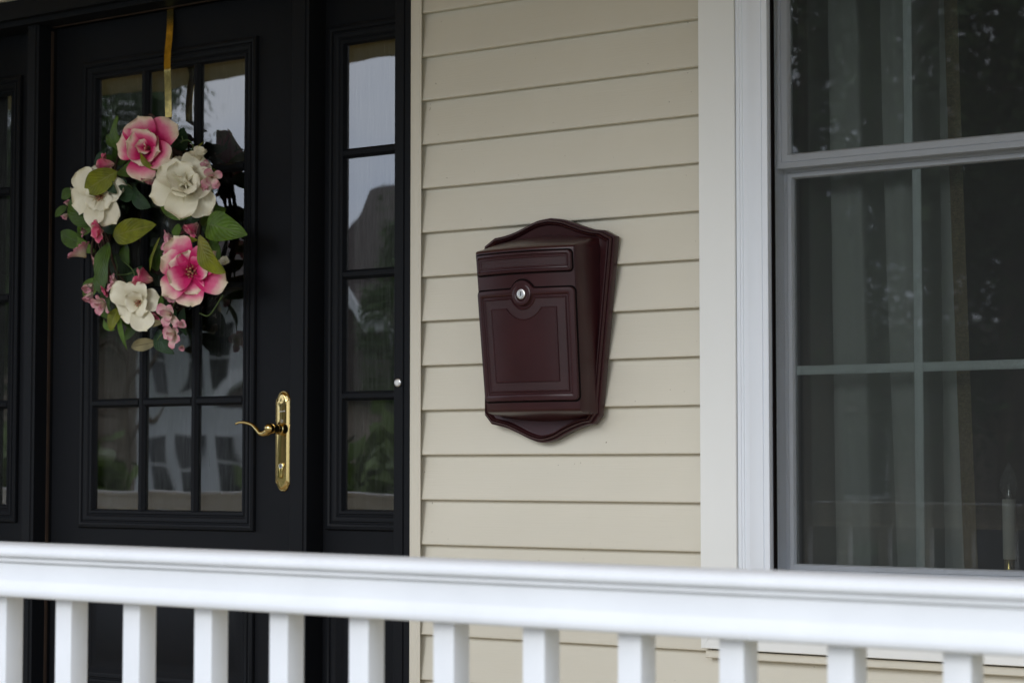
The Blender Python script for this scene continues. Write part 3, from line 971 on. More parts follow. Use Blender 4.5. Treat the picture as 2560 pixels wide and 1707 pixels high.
# ================================================================== RAILING
BY = -1.85                      # front faces of the balusters
B = 0.03175
RX0, RX1 = -4.86, 3.96
rail = empty('porch_railing', (0, BY, 0), 'white porch railing with square balusters across the foreground', 'railing')
yc = BY + B / 2
hp = [(.000, .8905), (.014, .8903), (.028, .8893), (.0355, .8868), (.0395, .8828), (.0408, .8785), (.0405, .8745), (.0388, .8728), (.0330, .8724), (.0330, .8702), (.0358, .8698), (.0360, .8664), (.0352, .8656),
      (.0296, .8653), (.0296, .8634), (.0316, .8628), (.0316, .8410), (.0325, .8375), (.0362, .8335), (.0392, .8295), (.0400, .8250), (.0396, .8200), (.0375, .8178), (.0340, .8170), (.0000, .8168)]
rp = [(yc - a, z) for a, z in hp] + [(yc + a, z) for a, z in reversed(hp[1:-1])]
tr_o = extrude_x('top_rail', rp, RX0, RX1, M['rail_white'], rail, auto=55)
tr_o.rotation_euler.y = .0045            # the rail has settled slightly towards its right end
tr_o.location.z += .0068
hb = [(.0, .150), (.022, .147), (.026, .140), (.026, .100), (.0, .098)]
extrude_x('bottom_rail', [(yc - a, z) for a, z in hb] + [(yc + a, z) for a, z in reversed(hb[1:-1])], RX0, RX1, M['rail_white'], rail)
XB = -2.26670630 + 2.70
first = None
kk = int((RX0 - XB) / 0.131) + 1
while XB + kk * 0.131 < RX1 - .06:
    x = XB + kk * 0.131
    if first is None:
        first = box('baluster', x, x + B, BY, BY + B, .1502, .8480, M['rail_white'], rail, bevel=.0022)
    else:
        o = first.copy(); COL.objects.link(o); o.parent = rail
        o.location = Vector((x + B / 2, BY + B / 2, (.1502 + .8480) / 2)) - WLOC[rail]
    kk += 1

# ================================================================== MAILBOX
def mpx(x, y):                                    # coordinates measured on an enlarged crop of the photo
    return 1150 + x / 2.5698, 520 + y / 2.5698


PLY = -0.030
mp0 = at(*mpx(392, 556), -.12)
MX, LOCKZ = mp0.x, mp0.z
box_root = empty('mailbox', (MX, 0, 1.05), 'dark maroon wall-mounted mailbox with curved crest and silver lock', 'mailbox')
out_px = [(600, 68), (690, 78), (760, 101), (830, 126), (890, 141), (952, 147), 'c', (1022, 185), 'c', (1010, 330), (985, 610), (955, 950), (922, 1330), 'c', (882, 1388), 'c', (840, 1394), (770, 1420),
          (700, 1453), (630, 1489), (540, 1507), (450, 1484), (370, 1448), (290, 1414), (230, 1397), (190, 1388), 'c', (147, 1330), 'c', (146, 1000), (145, 600), (145, 330), (145, 245), 'c', (210, 192), 'c',
          (270, 179), (350, 152), (430, 116), (510, 83), (600, 68)]
segs, cur_s = [], []
for p in out_px:
    if p == 'c':
        segs.append(cur_s); cur_s = [cur_s[-1]]
    else:
        cur_s.append(p)
segs.append(cur_s)
outline = []
for s_ in segs:
    L_ = sum(math.dist(s_[i], s_[i + 1]) for i in range(len(s_) - 1))
    n_ = max(4, int(L_ / 16))
    q = spline(s_, n_) if len(s_) > 2 else [np.array(s_[0]) + (np.array(s_[1]) - np.array(s_[0])) * i / (n_ - 1) for i in range(n_)]
    outline += [tuple(p) for p in q[:-1]]
def rim_y(x):
    """on the right the outline in the photo is the edge that touches the wall, on the left it is the front of the rim"""
    t = min(1, max(0, (x - 250) / 500))
    return -.027 + .024 * t * t * (3 - 2 * t)


base_o = [at(*mpx(x, y), rim_y(x)) for x, y in outline]
ox = [p.x for p in base_o]; oz = [p.z for p in base_o]
ocx, ocz = (min(ox) + max(ox)) / 2, (min(oz) + max(oz)) / 2
ow, oh = (max(ox) - min(ox)) / 2, (max(oz) - min(oz)) / 2


def plate_ring(i, y):
    sx, sz = 1 - i / ow, 1 - i / oh
    return [(ocx + (p.x - ocx) * sx, y, ocz + (p.z - ocz) * sz) for p in base_o]


rings = [(.0012, -.0010), (-.0004, -.0024), (-.0006, -.016), (.0006, -.0195), (.0020, -.0205), (.0070, -.0205), (.0084, -.0195), (.0090, -.0235), (.0104, -.0275), (.0125, -.0290), (.0148, -.0290), (.0165, -.0275), (.0172, -.0245),
         (.0182, -.0240), (.0192, -.0270), (.0206, -.0300), (.0228, -.0310), (.0245, -.0295), (.0262, -.0245), (.0285, -.0222), (.0330, -.0215)]
loft('backplate', [plate_ring(i * .56, y) for i, y in rings], M['maroon'], box_root, cap1=True, auto=38)

ZT = at(*mpx(450, 258), -.125).z
ZB = at(*mpx(480, 1300), -.095).z


def body_yc(z):
    t = (ZT - z) / (ZT - ZB)
    return -.130 + .034 * t


def body_w(z):
    t = (ZT - z) / (ZT - ZB)
    return .1295 - .006 * t


SAG = .020
RELIEF = 1.5
U0 = .0055          # the lock sits a touch right of the middle


def surf(u, z, h=0.0):
    return (MX + u, body_yc(z) + SAG * (u / body_w(z)) ** 2 - h, z)


def plan(z, w, yc_, back_y, flare, sag, rnd=.016, arch=0.0):
    """plan section of the body at height z: back-left ... front arc ... back-right"""
    pts = []
    N = 15
    arc = []
    for i in range(N):
        u = -1 + 2 * i / (N - 1)
        arc.append((w * u, yc_ + sag * u * u))
    y_e = arc[0][1]
    left = [(-(w + flare), back_y), (-(w + flare * .62), back_y + (y_e - back_y) * .22), (-(w + flare * .45), back_y + (y_e - back_y) * .5), (-(w + .0042), y_e + rnd * 1.9), (-(w + .0036), y_e + rnd * 1.25), (-(w + .0026), y_e + rnd * .75), (-(w + .0012), y_e + rnd * .32), (-(w * .993), y_e + rnd * .04)]
    right = [(-a, b_) for a, b_ in reversed(left)]
    return [(MX + a, b_, z + arch * (max(0.0, 1 - (a / w) ** 2) - .35)) for a, b_ in left + arc + right]


loops = []
yb_ = -.0222
TOPZ = at(*mpx(600, 192), PLY).z
BOTZ = at(*mpx(560, 1352), PLY).z
# sloping top from the plate to the front edge, the front, and the undercut at the bottom
loops.append(plan(TOPZ, .116, -.0235, yb_ + .0006, .010, .0006, .0004, .010))
loops.append(plan(TOPZ - .0035, .124, -.046, yb_, .011, .010, .003, .009))
loops.append(plan(ZT + .0085, body_w(ZT) - .0015, body_yc(ZT) + .022, yb_, .009, SAG, .009, .002))
loops.append(plan(ZT + .0030, body_w(ZT), body_yc(ZT) + .0045, yb_, .009, SAG))
loops.append(plan(ZT - .0005, body_w(ZT), body_yc(ZT) + .0006, yb_, .009, SAG))
for i in range(11):
    z = ZT - .004 - (ZT - ZB - .008) * i / 10
    loops.append(plan(z, body_w(z), body_yc(z), yb_, .009, SAG))
loops.append(plan(ZB + .0005, body_w(ZB), body_yc(ZB) + .0006, yb_, .009, SAG))
loops.append(plan(ZB - .0025, body_w(ZB), body_yc(ZB) + .0045, yb_, .009, SAG))
loops.append(plan(ZB - .0065, body_w(ZB) - .002, body_yc(ZB) + .018, yb_, .011, SAG * .9, .008, -.002))
loops.append(plan(BOTZ + .004, .114, -.044, yb_, .011, .010, .003, -.006))
loops.append(plan(BOTZ, .108, -.0235, yb_ + .0006, .010, .0006, .0004, -.008))
loft('body', loops, M['maroon'], box_root, closed=False, cap1=False, auto=62)


def front_uz(x, y):
    """crop pixel -> (u, z) on the bowed front"""
    Y = -.115
    for _ in range(8):
        p = at(*mpx(x, y), Y)
        Y = surf(p.x - MX, p.z)[1]
    return p.x - MX, p.z


def rrect(hw, z0_, z1_, r, top=None, n_top=61, n_side=14, cn=7):
    """rounded rectangle in (u, z) with an optional function giving the height of its top edge"""
    pts = []
    for i in range(n_top):
        u = (hw - r) * (1 - 2 * i / (n_top - 1))
        pts.append((u, z1_ if top is None else top(u, z1_)))
    for i in range(1, cn):
        a = math.pi / 2 + math.pi / 2 * i / cn
        pts.append((-(hw - r) + r * math.cos(a), z1_ - r + r * math.sin(a)))
    for i in range(n_side):
        pts.append((-hw, z1_ - r + (z0_ - z1_ + 2 * r) * i / (n_side - 1)))
    for i in range(1, cn):
        a = math.pi + math.pi / 2 * i / cn
        pts.append((-(hw - r) + r * math.cos(a), z0_ + r + r * math.sin(a)))
    for i in range(n_top):
        pts.append((-(hw - r) + 2 * (hw - r) * i / (n_top - 1), z0_))
    for i in range(1, cn):
        a = 1.5 * math.pi + math.pi / 2 * i / cn
        pts.append(((hw - r) + r * math.cos(a), z0_ + r + r * math.sin(a)))
    for i in range(n_side):
        pts.append((hw, z0_ + r + (z1_ - z0_ - 2 * r) * i / (n_side - 1)))
    for i in range(1, cn):
        a = math.pi / 2 * i / cn
        pts.append(((hw - r) + r * math.cos(a), z1_ - r + r * math.sin(a)))
    return pts


def taper(pts, zref, z_top_ref=None):
    """follow the slight narrowing of the body towards the bottom"""
    w0 = body_w(zref)
    return [(u * body_w(z) / w0, z) for u, z in pts]


def relief(name, layers, mat, parent, zref, cap=True, auto=35):
    lo_ = []
    for pts, h in layers:
        lo_.append([surf(u, z, h * RELIEF) for u, z in taper(pts, zref)])
    n = len(lo_[0])
    if cap:
        # close with a strip grid so that the lid follows the bow: mirrored pairs of top/bottom points
        pass
    o = loft(name, lo_, mat, parent, cap1=False, auto=auto)
    return o


def lid(name, pts, h, mat, parent, zref, n_top=61, rows=8, auto=35):
    """bowed cover: joins the top-edge and bottom-edge points of an rrect"""
    tp = taper(pts, zref)
    cn, ns = 7, 14
    top = tp[:n_top]
    bs = n_top + (cn - 1) + ns + (cn - 1)
    bot = tp[bs:bs + n_top][::-1]
    vs_, fs = [], []
    for i in range(n_top):
        for j in range(rows + 1):
            t = j / rows
            u = top[i][0] * (1 - t) + bot[i][0] * t
            z = top[i][1] * (1 - t) + bot[i][1] * t
            vs_.append(surf(u, z, h * RELIEF))
    for i in range(n_top - 1):
        for j in range(rows):
            a = i * (rows + 1) + j
            fs.append((a, a + 1, a + rows + 2, a + rows + 1))
    # side strips (with rounded corners)
    left = tp[n_top - 1:bs + 1]
    right = tp[bs + n_top - 1:] + [tp[0]]
    for side in (left, right):
        o = len(vs_)
        vs_ += [surf(u, z, h * RELIEF) for u, z in side]
        fs.append(tuple(range(o, o + len(side))))
    return mesh(name, vs_, fs, mat, parent, autosmooth=auto, weld=True)


# name plate flap -------------------------------------------------------
_, nz1 = front_uz(400, 284)
_, nz0 = front_uz(400, 415)
NW = .1248
zr = (nz0 + nz1) / 2


def nring(i, r):
    return rrect(NW - i, nz0 + i, nz1 - i, max(r - i * .6, .0012))


def groove(name, ring_fn, r, mat=None):
    """dark recessed joint round a flap"""
    return relief(name, [(ring_fn(-.0020, r), -.0004), (ring_fn(-.0014, r), .0007), (ring_fn(-.0004, r), .0004)], M['maroon'], box_root, zr)


flap = relief('name_flap', [(nring(-.0002, .008), .0002), (nring(-.0002, .008), .0018), (nring(.0012, .008), .0034), (nring(.0050, .008), .0036), (nring(.0072, .008), .0016), (nring(.0090, .006), .0014),
                            (nring(.0100, .006), .0022), (nring(.0125, .005), .0022), (nring(.0135, .004), .0012)], M['maroon'], box_root, zr)
lid('name_field', nring(.0134, .004), .0012, M['maroon_pebble'], flap, zr)
relief('flap_joint_shade', [(nring(-.0032, .0085), .0003), (nring(-.0032, .0085), .0006), (nring(-.0002, .008), .0006)], M['gap_black'], flap, zr)  # black ring, paints the shade of the joint round the flap

# locking door ----------------------------------------------------------
_, dz1 = front_uz(560, 512)
_, dz0 = front_uz(430, 1238)
DW = .1258
zr = (dz0 + dz1) / 2
RB = .0300          # radius of the arch over the lock


def arch_up(rad):
    def fn(u, z1_):
        u = u - U0
        d = rad * rad - u * u
        zc = LOCKZ + math.sqrt(d) if d > 0 else -1
        # small fillets where the arch meets the straight edge
        base = z1_
        if zc > base: return zc
        e = abs(u) - math.sqrt(max(rad * rad - (base - LOCKZ) ** 2, 0))
        return base + .0022 * max(0, 1 - e / .006) ** 2
    return fn


def arch_down(rad):
    def fn(u, z1_):
        u = u - U0
        d = rad * rad - u * u
        zc = LOCKZ - math.sqrt(d) if d > 0 else 9
        return min(z1_, zc)
    return fn


def dring(i, r, top):
    return rrect(DW - i, dz0 + i, dz1 - i, max(r - i * .6, .0012), top)


mdoor = relief('locking_door', [(dring(-.0002, .010, arch_up(RB)), .0002), (dring(-.0002, .010, arch_up(RB)), .0020), (dring(.0012, .010, arch_up(RB - .0012)), .0036), (dring(.0060, .010, arch_up(RB - .006)), .0038),
                                (dring(.0105, .009, arch_down(.0225)), .0038), (dring(.0125, .008, arch_down(.0240)), .0034), (dring(.0150, .007, arch_down(.0262)), .0012), (dring(.0182, .006, arch_down(.0290)), .0012)], M['maroon'], box_root, zr)
fr2 = relief('panel_ridge', [(dring(.0182, .006, arch_down(.0290)), .0012), (dring(.0196, .005, arch_down(.0305)), .0030), (dring(.0206, .005, arch_down(.0318)), .0030), (dring(.0220, .004, arch_down(.0335)), .0016)], M['maroon'], mdoor, zr)
relief('panel_border', [(dring(.0220, .004, arch_down(.0335)), .0016), (dring(.0394, .0016, arch_down(.0524)), .0016)], M['maroon_pebble'], mdoor, zr)
relief('panel_ridge', [(dring(.0394, .0016, arch_down(.0524)), .0016), (dring(.0402, .0016, arch_down(.0532)), .0032), (dring(.0414, .0016, arch_down(.0544)), .0032), (dring(.0424, .0016, arch_down(.0554)), .0022)], M['maroon'], mdoor, zr)
lid('panel_field', dring(.0424, .0016, arch_down(.0554)), .0022, M['maroon'], mdoor, zr)
relief('door_joint_shade', [(dring(-.0034, .0105, arch_up(RB + .0034)), .0003), (dring(-.0034, .0105, arch_up(RB + .0034)), .0006), (dring(-.0002, .010, arch_up(RB)), .0006)], M['gap_black'], mdoor, zr)  # gap shade round the door, drawn as a black ring
# boss round the lock and the lock itself
LY = surf(0, LOCKZ, .0036 * RELIEF)[1]
v, f = lathe_geo((MX + U0, LY + .0005, LOCKZ), (0, -1, 0), [(.0245, -.002), (.0240, .0012), (.0225, .0022), (.0165, .0024), (.0150, .0016), (.0140, -.0016), (.0138, -.0030)], 40)
mesh('lock_boss', v, f, M['maroon'], mdoor, autosmooth=40)
v, f = lathe_geo((MX + U0, LY + .003, LOCKZ), (0, -1, 0), [(.0112, 0), (.0112, .0048), (.0104, .0060), (.0090, .0063), (.0082, .0056), (.0078, .0056), (.0072, .0062), (.0018, .0062)], 36)
mesh('lock_cylinder', v, f, M['chrome'], mdoor, autosmooth=35)
box('key_slot', MX + U0 - .0008, MX + U0 + .0008, LY - .0040, LY - .0031, LOCKZ - .0035, LOCKZ + .0055, M['keyhole'], mdoor)

# ================================================================== WREATH
def wpx(x, y):
    return 120 + x / 2.376, 240 + y / 2.376


def wat(x, y, Y):
    return at(*wpx(x, y), Y)


WY = .040
wc = wat(600, 800, WY)
wreath = empty('flower_wreath', wc, 'wreath of pink and white artificial magnolias and green leaves on the black door', 'wreath')
random.seed(11)
# ring of twigs
RXr, RZr = .185, .215
parts = []
for t in range(16):
    ph, amp, off = random.uniform(0, 6.28), random.uniform(.006, .02), random.uniform(-.02, .02)
    yo = random.uniform(-.014, .014)
    a0 = random.uniform(0, 6.28); ln = random.uniform(3.2, 6.2)
    pts = []
    for i in range(44):
        a = a0 + ln * i / 43
        r = 1 + (off + amp * math.sin(3 * a + ph) + .004 * math.sin(11 * a + ph)) / .2
        pts.append((wc.x + RXr * r * math.cos(a), WY + .012 + yo + .01 * math.sin(4 * a + ph), wc.z + .01 + RZr * r * math.sin(a)))
    parts.append(tube_geo(pts, random.uniform(.0022, .0042), 5))
v, f = merge(parts)
mesh('twig_ring', v, f, M['twig'], wreath, smooth=True)


def petal_geo(length, width, cup, curl, ruffle, seed, shape=0.62, nu=12, nv=9):
    """petal along +x, flat in xy, face towards +z; returns verts, faces, uvs"""
    rnd = random.Random(seed)
    ph1, ph2 = rnd.uniform(0, 6.28), rnd.uniform(0, 6.28)
    notch = rnd.uniform(-.05, .10)
    vs_, uv, fs = [], [], []
    x, z, ang = 0.0, 0.0, 0.0
    sp = []
    for i in range(nu + 1):
        u = i / nu
        sp.append((x, z, ang))
        ang = cup * (1 - u) - curl * max(0, u - .55) * 2.2
        st = length / nu
        x += st * math.cos(ang); z += st * math.sin(ang)
    for i in range(nu + 1):
        u = i / nu
        um = .64
        w = width * (.30 + .70 * (1 - (1 - min(u, um) / um) ** 2)) if u < um else width * math.sqrt(max(.015, 1 - ((u - um) / (1 - um)) ** 2.4))
        for j in range(nv):
            s = -1 + 2 * j / (nv - 1)
            edge = abs(s) ** 2
            rz = ruffle * length * edge * math.sin(u * 9 + ph1 + (2 if s > 0 else 0)) * u
            rz += ruffle * .6 * length * u * u * math.sin(s * 4.5 + ph2)
            x_, z_, a_ = sp[i]
            tipx = (1 - .06 * edge - notch * (1 - abs(s))) if u > .6 else 1
            k = 1 + (tipx - 1) * max(0, (u - .6) / .4)
            cz = width * .42 * edge * (1 - .7 * u)
            vs_.append(Vector((x_ * k, s * w, z_ + rz + cz)))
            uv.append((u, .5 + .5 * s))
    for i in range(nu):
        for j in range(nv - 1):
            a = i * nv + j
            fs.append((a, a + 1, a + nv + 1, a + nv))
    return vs_, fs, uv


def basis(n, roll):
    n = Vector(n).normalized()
    up = Vector((0, 0, 1)) if abs(n.z) < .95 else Vector((1, 0, 0))
    a = up.cross(n).normalized(); b_ = n.cross(a).normalized()
    c, s = math.cos(roll), math.sin(roll)
    return (a * c + b_ * s), (-a * s + b_ * c), n


def add_petal(parent, centre, ax, elev, azim, length, width, cup, curl, ruffle, seed, mat, r0=0.0, shape=.62):
    A, B_, N = ax
    rad_ = A * math.cos(azim) + B_ * math.sin(azim)
    tan_ = N.cross(rad_)
    d = rad_ * math.cos(elev) + N * math.sin(elev)
    up = N * math.cos(elev) - rad_ * math.sin(elev)
    pv, pf_, uv = petal_geo(length, width, cup, curl, ruffle, seed, shape)
    wv = [Vector(centre) + rad_ * r0 + d * p.x + tan_ * p.y + up * p.z for p in pv]
    return mesh('petal', wv, pf_, mat, parent, smooth=True, uvs=uv, recalc=False)


def flower(cx, cy, r, mat, label, n=(0, -1, 0), roll=0.0, rings=None, stam=True, Y=-.015, seed=1):
    c = wat(cx, cy, Y)
    ax = basis(n, roll)
    rnd = random.Random(seed)
    N = ax[2]
    parts = []
    for i in range(26):
        a = i * 2.39996; rr = r * .016 * math.sqrt(i) * 1.9
        d = (ax[0] * math.cos(a) + ax[1] * math.sin(a)) * rr
        p0 = c + d * .4; p1 = c + d + N * r * (.17 - .10 * (i / 26)) + d * .6
        parts.append(tube_geo([p0, (p0 + p1) / 2 + d * .2, p1], [r * .012, r * .016, r * .032], 5))
    if not stam: parts = parts[:7]
    v, f = merge(parts)
    fo = mesh('flower', v, f, M['stamen'], wreath, smooth=True)
    fo['label'] = label
    rings = rings or [(5, .12, 1.0, .42, .35, .5, .05), (4, .55, .72, .36, .6, .5, .06), (3, 1.0, .42, .26, .8, .5, .07)]
    for q, (cnt, el, ln, wd, cup, curl, ruf) in enumerate(rings):
        for i in range(cnt):
            a = 2 * math.pi * (i + .5 * (q % 2)) / cnt + rnd.uniform(-.26, .26)
            add_petal(fo, c, ax, el + rnd.uniform(-.20, .20), a, r * ln * rnd.uniform(.80, 1.12), r * wd * rnd.uniform(.85, 1.18), cup, curl * rnd.uniform(.5, 1.4), ruf, rnd.random(), mat, r0=r * .03)
    return fo


K = 1 / 2.376 / 997          # crop pixel -> metres on the door


flower(600, 318, 225 * K, M['petal_pink'], 'large pink magnolia at the top of the wreath', (.35, -1, .10), 2.0, Y=-.020, seed=3,
       rings=[(5, .14, 1.0, .45, .40, .6, .085), (4, .50, .74, .38, .6, .6, .09), (3, .90, .42, .22, .8, .4, .08)])
flower(858, 1045, 238 * K, M['petal_pink'], 'large open pink magnolia at the lower right of the wreath', (.50, -1, -.05), .75, Y=-.025, seed=8,
       rings=[(6, .04, 1.0, .36, .32, .6, .08), (5, .26, .66, .27, .45, .6, .08)])
flower(826, 545, 215 * K, M['petal_white'], 'cream white magnolia with closed centre at the upper right of the wreath', (.60, -1, .25), 1.25, Y=-.022, seed=21, stam=False,
       rings=[(6, .08, 1.0, .44, .35, .5, .09), (4, .55, .78, .40, .8, .3, .09), (3, 1.10, .58, .36, .9, .1, .07)])
flower(318, 600, 205 * K, M['petal_white'], 'cream white magnolia with open centre on the left of the wreath', (.30, -1, .05), .2, Y=-.010, seed=33,
       rings=[(6, .10, 1.0, .38, .35, .5, .09), (4, .40, .64, .29, .5, .5, .08)])
flower(545, 1225, 178 * K, M['petal_white'], 'cream white magnolia with open centre at the bottom of the wreath', (.35, -1, -.15), 2.6, Y=-.012, seed=44,
       rings=[(5, .10, 1.05, .44, .4, .5, .09), (3, .55, .62, .30, .6, .5, .08)])


def bud(cx, cy, r, mat, tipdir, opened=.5, cnt=5, Y=-.01, seed=0, label='small half-open flower of the wreath'):
    """half-open small flower whose axis points along tipdir (dx, dy in crop pixels, out)"""
    n = Vector((tipdir[0], -tipdir[2], -tipdir[1]))
    return_flower = flower(cx, cy, r, mat, label, n, seed * 1.3, Y=Y, seed=100 + seed, stam=False,
                           rings=[(cnt, 1.25 - opened, 1.0, .33, .5, .25, .05), (3, 1.45 - opened * .7, .78, .24, .5, .1, .04)])
    return return_flower


pk, wh, pl, rs = M['petal_pink'], M['petal_white'], M['petal_pale'], M['petal_rose']
for i, (x, y, r, m_, td, op) in enumerate([
        (395, 405, 110, rs, (-1, .05, .4), .45), (650, 470, 105, pl, (-.2, 1, .5), .6), (330, 800, 105, rs, (-.3, .3, 1), 1.0), (890, 755, 100, rs, (-.5, .7, .6), .5),
        (625, 1095, 125, rs, (-1, -.2, .6), .45), (225, 960, 110, pl, (-.5, -.8, .5), .7), (265, 1110, 95, pl, (-.2, .8, .5), .6), (345, 1225, 95, pl, (-.2, .5, .8), .9),
        (425, 1115, 90, pl, (-.6, -.2, .8), .9), (755, 840, 75, pl, (-.5, .2, .8), .8), (975, 480, 85, pl, (.6, .5, .7), .9), (905, 385, 95, wh, (.2, -1, .5), .7),
        (945, 425, 50, pl, (.2, -.4, .8), .6), (945, 525, 50, pl, (.1, .8, .7), .6), (735, 1300, 95, pl, (.2, .2, .9), 1.0), (760, 1415, 85, pl, (0, .2, .9), 1.0),
        (800, 1480, 45, pl, (.3, .6, .6), .4), (795, 1360, 48, pl, (.6, -.1, .7), .6), (118, 700, 50, pl, (-.4, .7, .6), .4), (125, 655, 45, pl, (-.2, -.8, .5), .4), (148, 555, 22, wh, (-.3, -.2, .8), .2),
        (1050, 1000, 60, wh, (.5, -.4, .6), .5), (255, 1165, 80, pl, (0, 1, .4), .5), (740, 905, 80, pl, (-.4, -.3, .8), .8)]):
    bud(x, y, r * K, m_, td, op, Y=-.004 - .012 * (i % 3), seed=i, cnt=4 + i % 2)


def leaf(bx, by, tx, ty, wpx_, mat, Yb=.02, Yt=.0, bend=.15, twist=0.0, fold_=.22, seed=0, shape=1.0):
    """magnolia leaf from its base pixel to its tip pixel"""
    p0, p1 = wat(bx, by, Yb), wat(tx, ty, Yt)
    L_ = (p1 - p0).length
    d = (p1 - p0).normalized()
    side = d.cross(Vector((0, -1, 0))).normalized()
    out_ = side.cross(d).normalized()
    if out_.y > 0: out_ = -out_
    side, out_ = side * math.cos(twist) + out_ * math.sin(twist), out_ * math.cos(twist) - side * math.sin(twist)
    w = wpx_ * K * .5
    nu, nv = 16, 9
    rnd = random.Random(seed)
    ph = rnd.uniform(0, 6)
    vs_, uv, fs = [], [], []
    for i in range(nu + 1):
        u = i / nu
        ww = w * (math.sin(math.pi * u ** (.85 * shape)) ** .72 if 0 < u < 1 else 0.02)
        c = p0 + d * L_ * u + out_ * (bend * L_ * math.sin(math.pi * u))
        for j in range(nv):
            s = -1 + 2 * j / (nv - 1)
            vs_.append(c + side * ww * s + out_ * (fold_ * ww * abs(s) ** 1.3 + .06 * w * s * s * math.sin(u * 11 + ph + 2 * s)))
            uv.append((u, .5 + .5 * s))
    for i in range(nu):
        for j in range(nv - 1):
            a = i * nv + j
            fs.append((a, a + 1, a + nv + 1, a + nv))
    return mesh('leaf', vs_, fs, mat, wreath, smooth=True, uvs=uv, recalc=False)


LD, LG, LO, LP, LT = M['leaf_dark'], M['leaf_green'], M['leaf_olive'], M['leaf_deep'], M['leaf_tan']
for i, a in enumerate([
        (445, 350, 412, 118, 150, LG, .02, .005), (412, 448, 222, 568, 150, LO, -.02, -.03), (648, 425, 405, 462, 118, LD, .0, -.02), (548, 335, 650, 445, 46, LO, -.05, -.04),
        (520, 590, 405, 555, 110, LP, .0, -.01), (505, 560, 612, 660, 120, LP, .0, -.02), (470, 520, 385, 500, 60, LP, .0, -.01), (345, 490, 410, 580, 75, LP, -.02, -.02),
        (290, 770, 128, 618, 165, LD, -.01, -.03), (388, 838, 642, 765, 150, LO, .0, -.02), (355, 868, 335, 1142, 168, LD, -.01, -.04), (855, 715, 660, 618, 130, LG, .01, -.01),
        (945, 760, 1184, 826, 178, LG, -.01, -.02), (893, 838, 1052, 1052, 172, LO, -.05, -.06), (605, 1045, 668, 836, 40, LO, .0, -.02), (640, 1040, 670, 880, 80, LD, .02, .0),
        (425, 1255, 372, 1395, 90, LO, .0, -.02), (330, 1320, 400, 1390, 60, LG, .01, .0), (425, 1290, 470, 1508, 34, LG, .0, -.01), (672, 1185, 712, 1372, 46, LD, -.01, -.02),
        (642, 1462, 492, 1490, 78, LT, .02, .01), (592, 1362, 705, 1338, 44, LT, .01, .0), (645, 1400, 752, 1532, 110, LP, .03, .02), (152, 560, 80, 610, 75, LD, .02, .01),
        (112, 655, 42, 718, 55, LD, .02, .01), (460, 880, 480, 1010, 75, LD, .03, .02), (760, 870, 890, 855, 60, LO, .0, -.01), (858, 320, 888, 412, 42, LD, .01, .0),
        (770, 760, 770, 850, 70, LG, .01, .0), (520, 430, 600, 520, 90, LP, .02, .01), (690, 870, 700, 980, 80, LP, .03, .02), (560, 1330, 640, 1240, 80, LP, .02, .01),
        (905, 720, 850, 800, 70, LP, .02, .01), (480, 1140, 560, 1010, 70, LP, .03, .01), (730, 400, 690, 480, 80, LP, .02, .0), (960, 440, 1000, 540, 60, LP, .03, .02),
        (330, 720, 420, 820, 90, LP, .02, .01), (740, 1190, 660, 1290, 90, LP, .03, .02), (1000, 1180, 1050, 1080, 80, LP, .04, .03)]):
    leaf(*a, bend=random.uniform(.04, .16), twist=random.uniform(-.45, .45), seed=i, fold_=random.uniform(.1, .3))
rndl = random.Random(77)
for i in range(40):                       # dark foliage filling the ring behind the flowers
    a = i / 40 * 6.283 + rndl.uniform(-.1, .1)
    rr = rndl.uniform(.86, 1.12)
    bx_, bz_ = 590 + 345 * rr * math.cos(a), 800 - 500 * rr * math.sin(a)
    da = a + rndl.choice((-1, 1)) * rndl.uniform(.3, 1.5)
    L__ = rndl.uniform(105, 185)
    leaf(bx_, bz_, bx_ + L__ * math.cos(da), bz_ - L__ * math.sin(da), rndl.uniform(65, 115), rndl.choice((LP, LG, LD, LG, LD, LT if i % 9 == 0 else LO)), .045, rndl.uniform(.015, .045),
         bend=rndl.uniform(.03, .14), twist=rndl.uniform(-.7, .7), seed=200 + i, fold_=rndl.uniform(.1, .35))
for i in range(14):                       # sprigs of small blossom
    a = i / 14 * 6.283 + rndl.uniform(-.2, .2)
    rr = rndl.uniform(.80, 1.12)
    bud(590 + 345 * rr * math.cos(a), 800 - 495 * rr * math.sin(a), rndl.uniform(38, 66) * K, rndl.choice((pl, pl, rs, wh)), (math.cos(a) * .6, -math.sin(a) * .6, .8), rndl.uniform(.4, .95), Y=rndl.uniform(.0, .025), seed=60 + i, cnt=5)
# loose stems
for pts in ([(785, 275), (830, 262), (865, 300), (835, 340), (800, 385)], [(795, 240), (800, 262), (790, 280)], [(700, 180), (714, 205), (712, 240)], [(395, 950), (410, 1010), (410, 1065)],
            [(380, 1058), (450, 1062), (505, 1050)], [(455, 985), (500, 1030), (520, 1075)], [(430, 500), (480, 530), (515, 560)], [(735, 1270), (760, 1200), (745, 1150)], [(650, 1450), (680, 1410), (720, 1395)],
            [(1040, 1180), (960, 1300), (900, 1290)]):
    path = spline([tuple(wat(x, y, .005)) for x, y in pts], 12)
    v, f = tube_geo(path, .0016, 6)
    mesh('stem', v, f, M['stem_green'], wreath, smooth=True)

# hanger: a bent brass strap over the door with a small brown bow end
hang = empty('wreath_hanger', at(424, 290, .05), 'bent brass strap wreath hanger hooked over the top of the black door', 'hanger')


